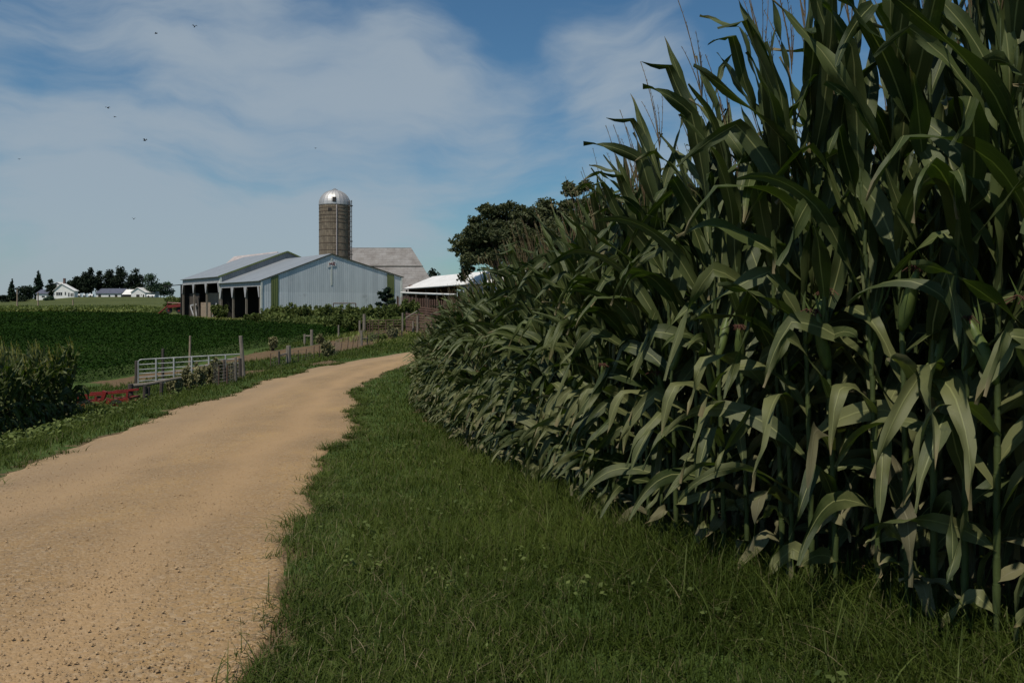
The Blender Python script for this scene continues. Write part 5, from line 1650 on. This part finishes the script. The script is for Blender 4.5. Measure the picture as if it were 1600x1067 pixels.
# ------------------------------------------------------------------ birds
def bird(px, py, Y, span, tilt, flap, lb):
    c = P3(px, py, Y)
    r = empty('bird', c, tilt, lb, 'bird', 'birds flying over the farm')
    m = MB(); m.tube([(-.0, .16, 0), (0, .08, .01), (0, -.04, .005), (0, -.10, .012), (0, -.15, .015)], [.010, .035, .045, .028, .008], 8)
    m.poly([(-.04, .24, 0), (.04, .24, 0), (.012, .12, .005), (-.012, .12, .005)]); b = m.build('body', M['bird'], r, smooth=True)
    for s in (-1, 1):
        m = MB(); h = span / 2
        pts = [(0.02 * s, -.06, .01), (s * h * .45, -.09, h * flap), (s * h, .03, h * flap * .4), (s * h * .5, .05, h * flap * .9), (.02 * s, .07, .01)]
        m.slab(pts if s > 0 else pts[::-1], .008); m.build('wing', M['bird'], r)
for a in [(304, 42, 60, .46, .5, .5, 'highest dark bird, flying alone near the top of the sky'), (244, 53, 75, .34, 1.2, .6, 'small bird to the left of the highest one'),
          (168.5, 169, 60, .46, .1, .35, 'bird with wings spread, upper of the close pair at the left'), (179.5, 183, 80, .36, .8, .2, 'faint lower bird of the close pair at the left'),
          (226.5, 220, 60, .40, 1.0, .7, 'dark bird below and right of the close pair'), (209, 342.5, 65, .36, .4, .6, 'lowest bird, above the hill trees'),
          (493, 232, 95, .34, .3, .3, 'faint bird above the silo'), (30, 249, 90, .36, .6, .4, 'tiny bird near the left edge of the sky')]:
    bird(*a)

# ------------------------------------------------------------------ loose stones on the road
def pebbles(n):
    x, y = scatter_polar(n, -9, -.6, 3.0, 26, 2.0)
    k = inpoly(x, y, ROADPOLY) & (rng.random(n) < np.clip(vnoise(x, y * .5, .8, 40) * 1.2 + .05, .3, 1))
    x, y = x[k], y[k]; n = len(x)
    base = np.array([(1, 0, 0), (-1, 0, 0), (0, 1, 0), (0, -1, 0), (0, 0, 1), (0, 0, -1)], float)
    tri = np.array([(0, 2, 4), (2, 1, 4), (1, 3, 4), (3, 0, 4), (2, 0, 5), (1, 2, 5), (3, 1, 5), (0, 3, 5)])
    s = rng.lognormal(math.log(.0034), .42, n) * (1 + y * .03)
    V = base[None] * s[:, None, None] * rng.uniform(.6, 1.4, (n, 6, 3)) ; V[:, :, 2] *= .42
    a = rng.uniform(0, 6.28, n); c, sn = np.cos(a)[:, None], np.sin(a)[:, None]
    X = V[:, :, 0] * c - V[:, :, 1] * sn; Y_ = V[:, :, 0] * sn + V[:, :, 1] * c
    d_l = edge_dist(x, y, LEDGE); d_r = edge_dist(x, y, REDGE); t = d_l / (d_l + d_r)
    zr_ = T(x, y) + .014 + .05 * (1 - (2 * t - 1) ** 2) - .025 * np.exp(-((t - .3) / .07) ** 2) - .025 * np.exp(-((t - .72) / .07) ** 2)
    V = np.stack([X + x[:, None], Y_ + y[:, None], V[:, :, 2] + (zr_ + s * .2)[:, None]], 2).reshape(-1, 3)
    Fq = (np.arange(n)[:, None, None] * 6 + tri[None]).reshape(-1, 3)
    tag(link('loose_gravel', mesh_np('loose_gravel', V, Fq, M['pebble'])), 'loose tan gravel stones scattered over the road', 'gravel', kind='stuff')
pebbles(60000)
# sprawling tufts that break the road edge
def tufts():
    Ps, hs, az = [], [], []
    for i in range(190):
        j = int(rng.integers(200, NS - 60)) if i > 120 else int(rng.integers(180, 420))
        p = Rs[j] + across[j] * rng.normal(.03, .10)
        n = int(rng.integers(18, 60)); r = rng.uniform(.03, .12)
        q = p + rng.normal(0, r, (n, 2))
        if p[1] > 30 or p[1] < 2.5: continue
        Ps.append(np.c_[q, T(q[:, 0], q[:, 1])]); hs.append(rng.uniform(.06, .20, n) * rng.uniform(.6, 1.2))
    for i in range(120):
        j = int(rng.integers(200, NS - 100)); p = Lp[j] - across[j] * rng.normal(.05, .15)
        if p[1] > 45 or p[1] < 6: continue
        n = 40; q = p + rng.normal(0, .12, (n, 2))
        Ps.append(np.c_[q, T(q[:, 0], q[:, 1])]); hs.append(rng.uniform(.08, .22, n))
    P = np.vstack(Ps); h = np.concatenate(hs); n = len(P)
    V, Fq = blades(P, h, np.maximum(.005, P[:, 1] * .0009) * rng.uniform(.7, 1.3, n), rng.uniform(.5, 2.0, n), rng.uniform(0, 6.28, n))
    tag(link('edge_tufts', mesh_np('edge_tufts', V, Fq, M['grass'], smooth=True)), 'sprawling grass tufts creeping onto the gravel from both road edges', 'grass', kind='stuff')
tufts()

# ------------------------------------------------------------------ broad weeds, straw and clumps in the near verge
def verge_weeds():
    P, S = [], []
    for i in range(110):
        y = 3.1 * (16 / 3.1) ** rng.random(); x = rng.uniform(-2.5, 3.2)
        if not (right_region(np.array([x]), np.array([y]))[0]): continue
        n = int(rng.integers(8, 34)); r = rng.uniform(.05, .22)
        q = np.array([x, y]) + rng.normal(0, r * .6, (n, 2))
        P.append(np.c_[q, T(q[:, 0], q[:, 1]) + rng.uniform(.05, .15, n)]); S.append(rng.uniform(.014, .032, n) * rng.uniform(.7, 1.3))
    V, Fq = leaf_quads(np.vstack(P), np.concatenate(S), .45, 1.5)
    tag(link('verge_weeds', mesh_np('verge_weeds', V, Fq, M['weed'])), 'small clover and plantain leaves dotted through the near grass strip', 'weeds', kind='stuff')
    x, y = scatter_polar(9000, -3, 4.5, 2.9, 18, 1.4)
    k = right_region(x, y) & (rng.random(len(x)) < np.clip(vnoise(x, y, .7, 61) * 2.2 - 1.0, .02, 1) + .5 * (1 - sstep(edge_dist(x, y, CORN_EDGE), .1, .9)))
    x, y = x[k], y[k]; n = len(x)
    V, Fq = blades(np.c_[x, y, T(x, y)], rng.uniform(.05, .13, n), np.maximum(.0035, y * .0006), rng.uniform(.4, 1.3, n), rng.uniform(0, 6.28, n))
    tag(link('straw', mesh_np('straw', V, Fq, leafy('dead_straw', (.09, .075, .035), (.22, .18, .10), 2., .8, .1))), 'dead straw coloured grass blades lying among the green verge', 'grass', kind='stuff')
    # tall coarse grass and stems at the foot of the corn
    x, y = scatter_polar(5200, -1.5, 4.5, 3.0, 20, 1.5)
    d = edge_dist(x, y, EDGE_S)
    k = (d < .75) & (x / y < .78); x, y = x[k], y[k]; n = len(x)
    V, Fq = blades(np.c_[x, y, T(x, y)], rng.uniform(.12, .40, n), rng.uniform(.005, .010, n), rng.uniform(.3, 1.3, n), rng.uniform(0, 6.28, n), 5)
    tag(link('coarse_grass', mesh_np('coarse_grass', V, Fq, M['grass_dry'], smooth=True)), 'taller coarse grass growing along the foot of the corn', 'grass', kind='stuff')
verge_weeds()
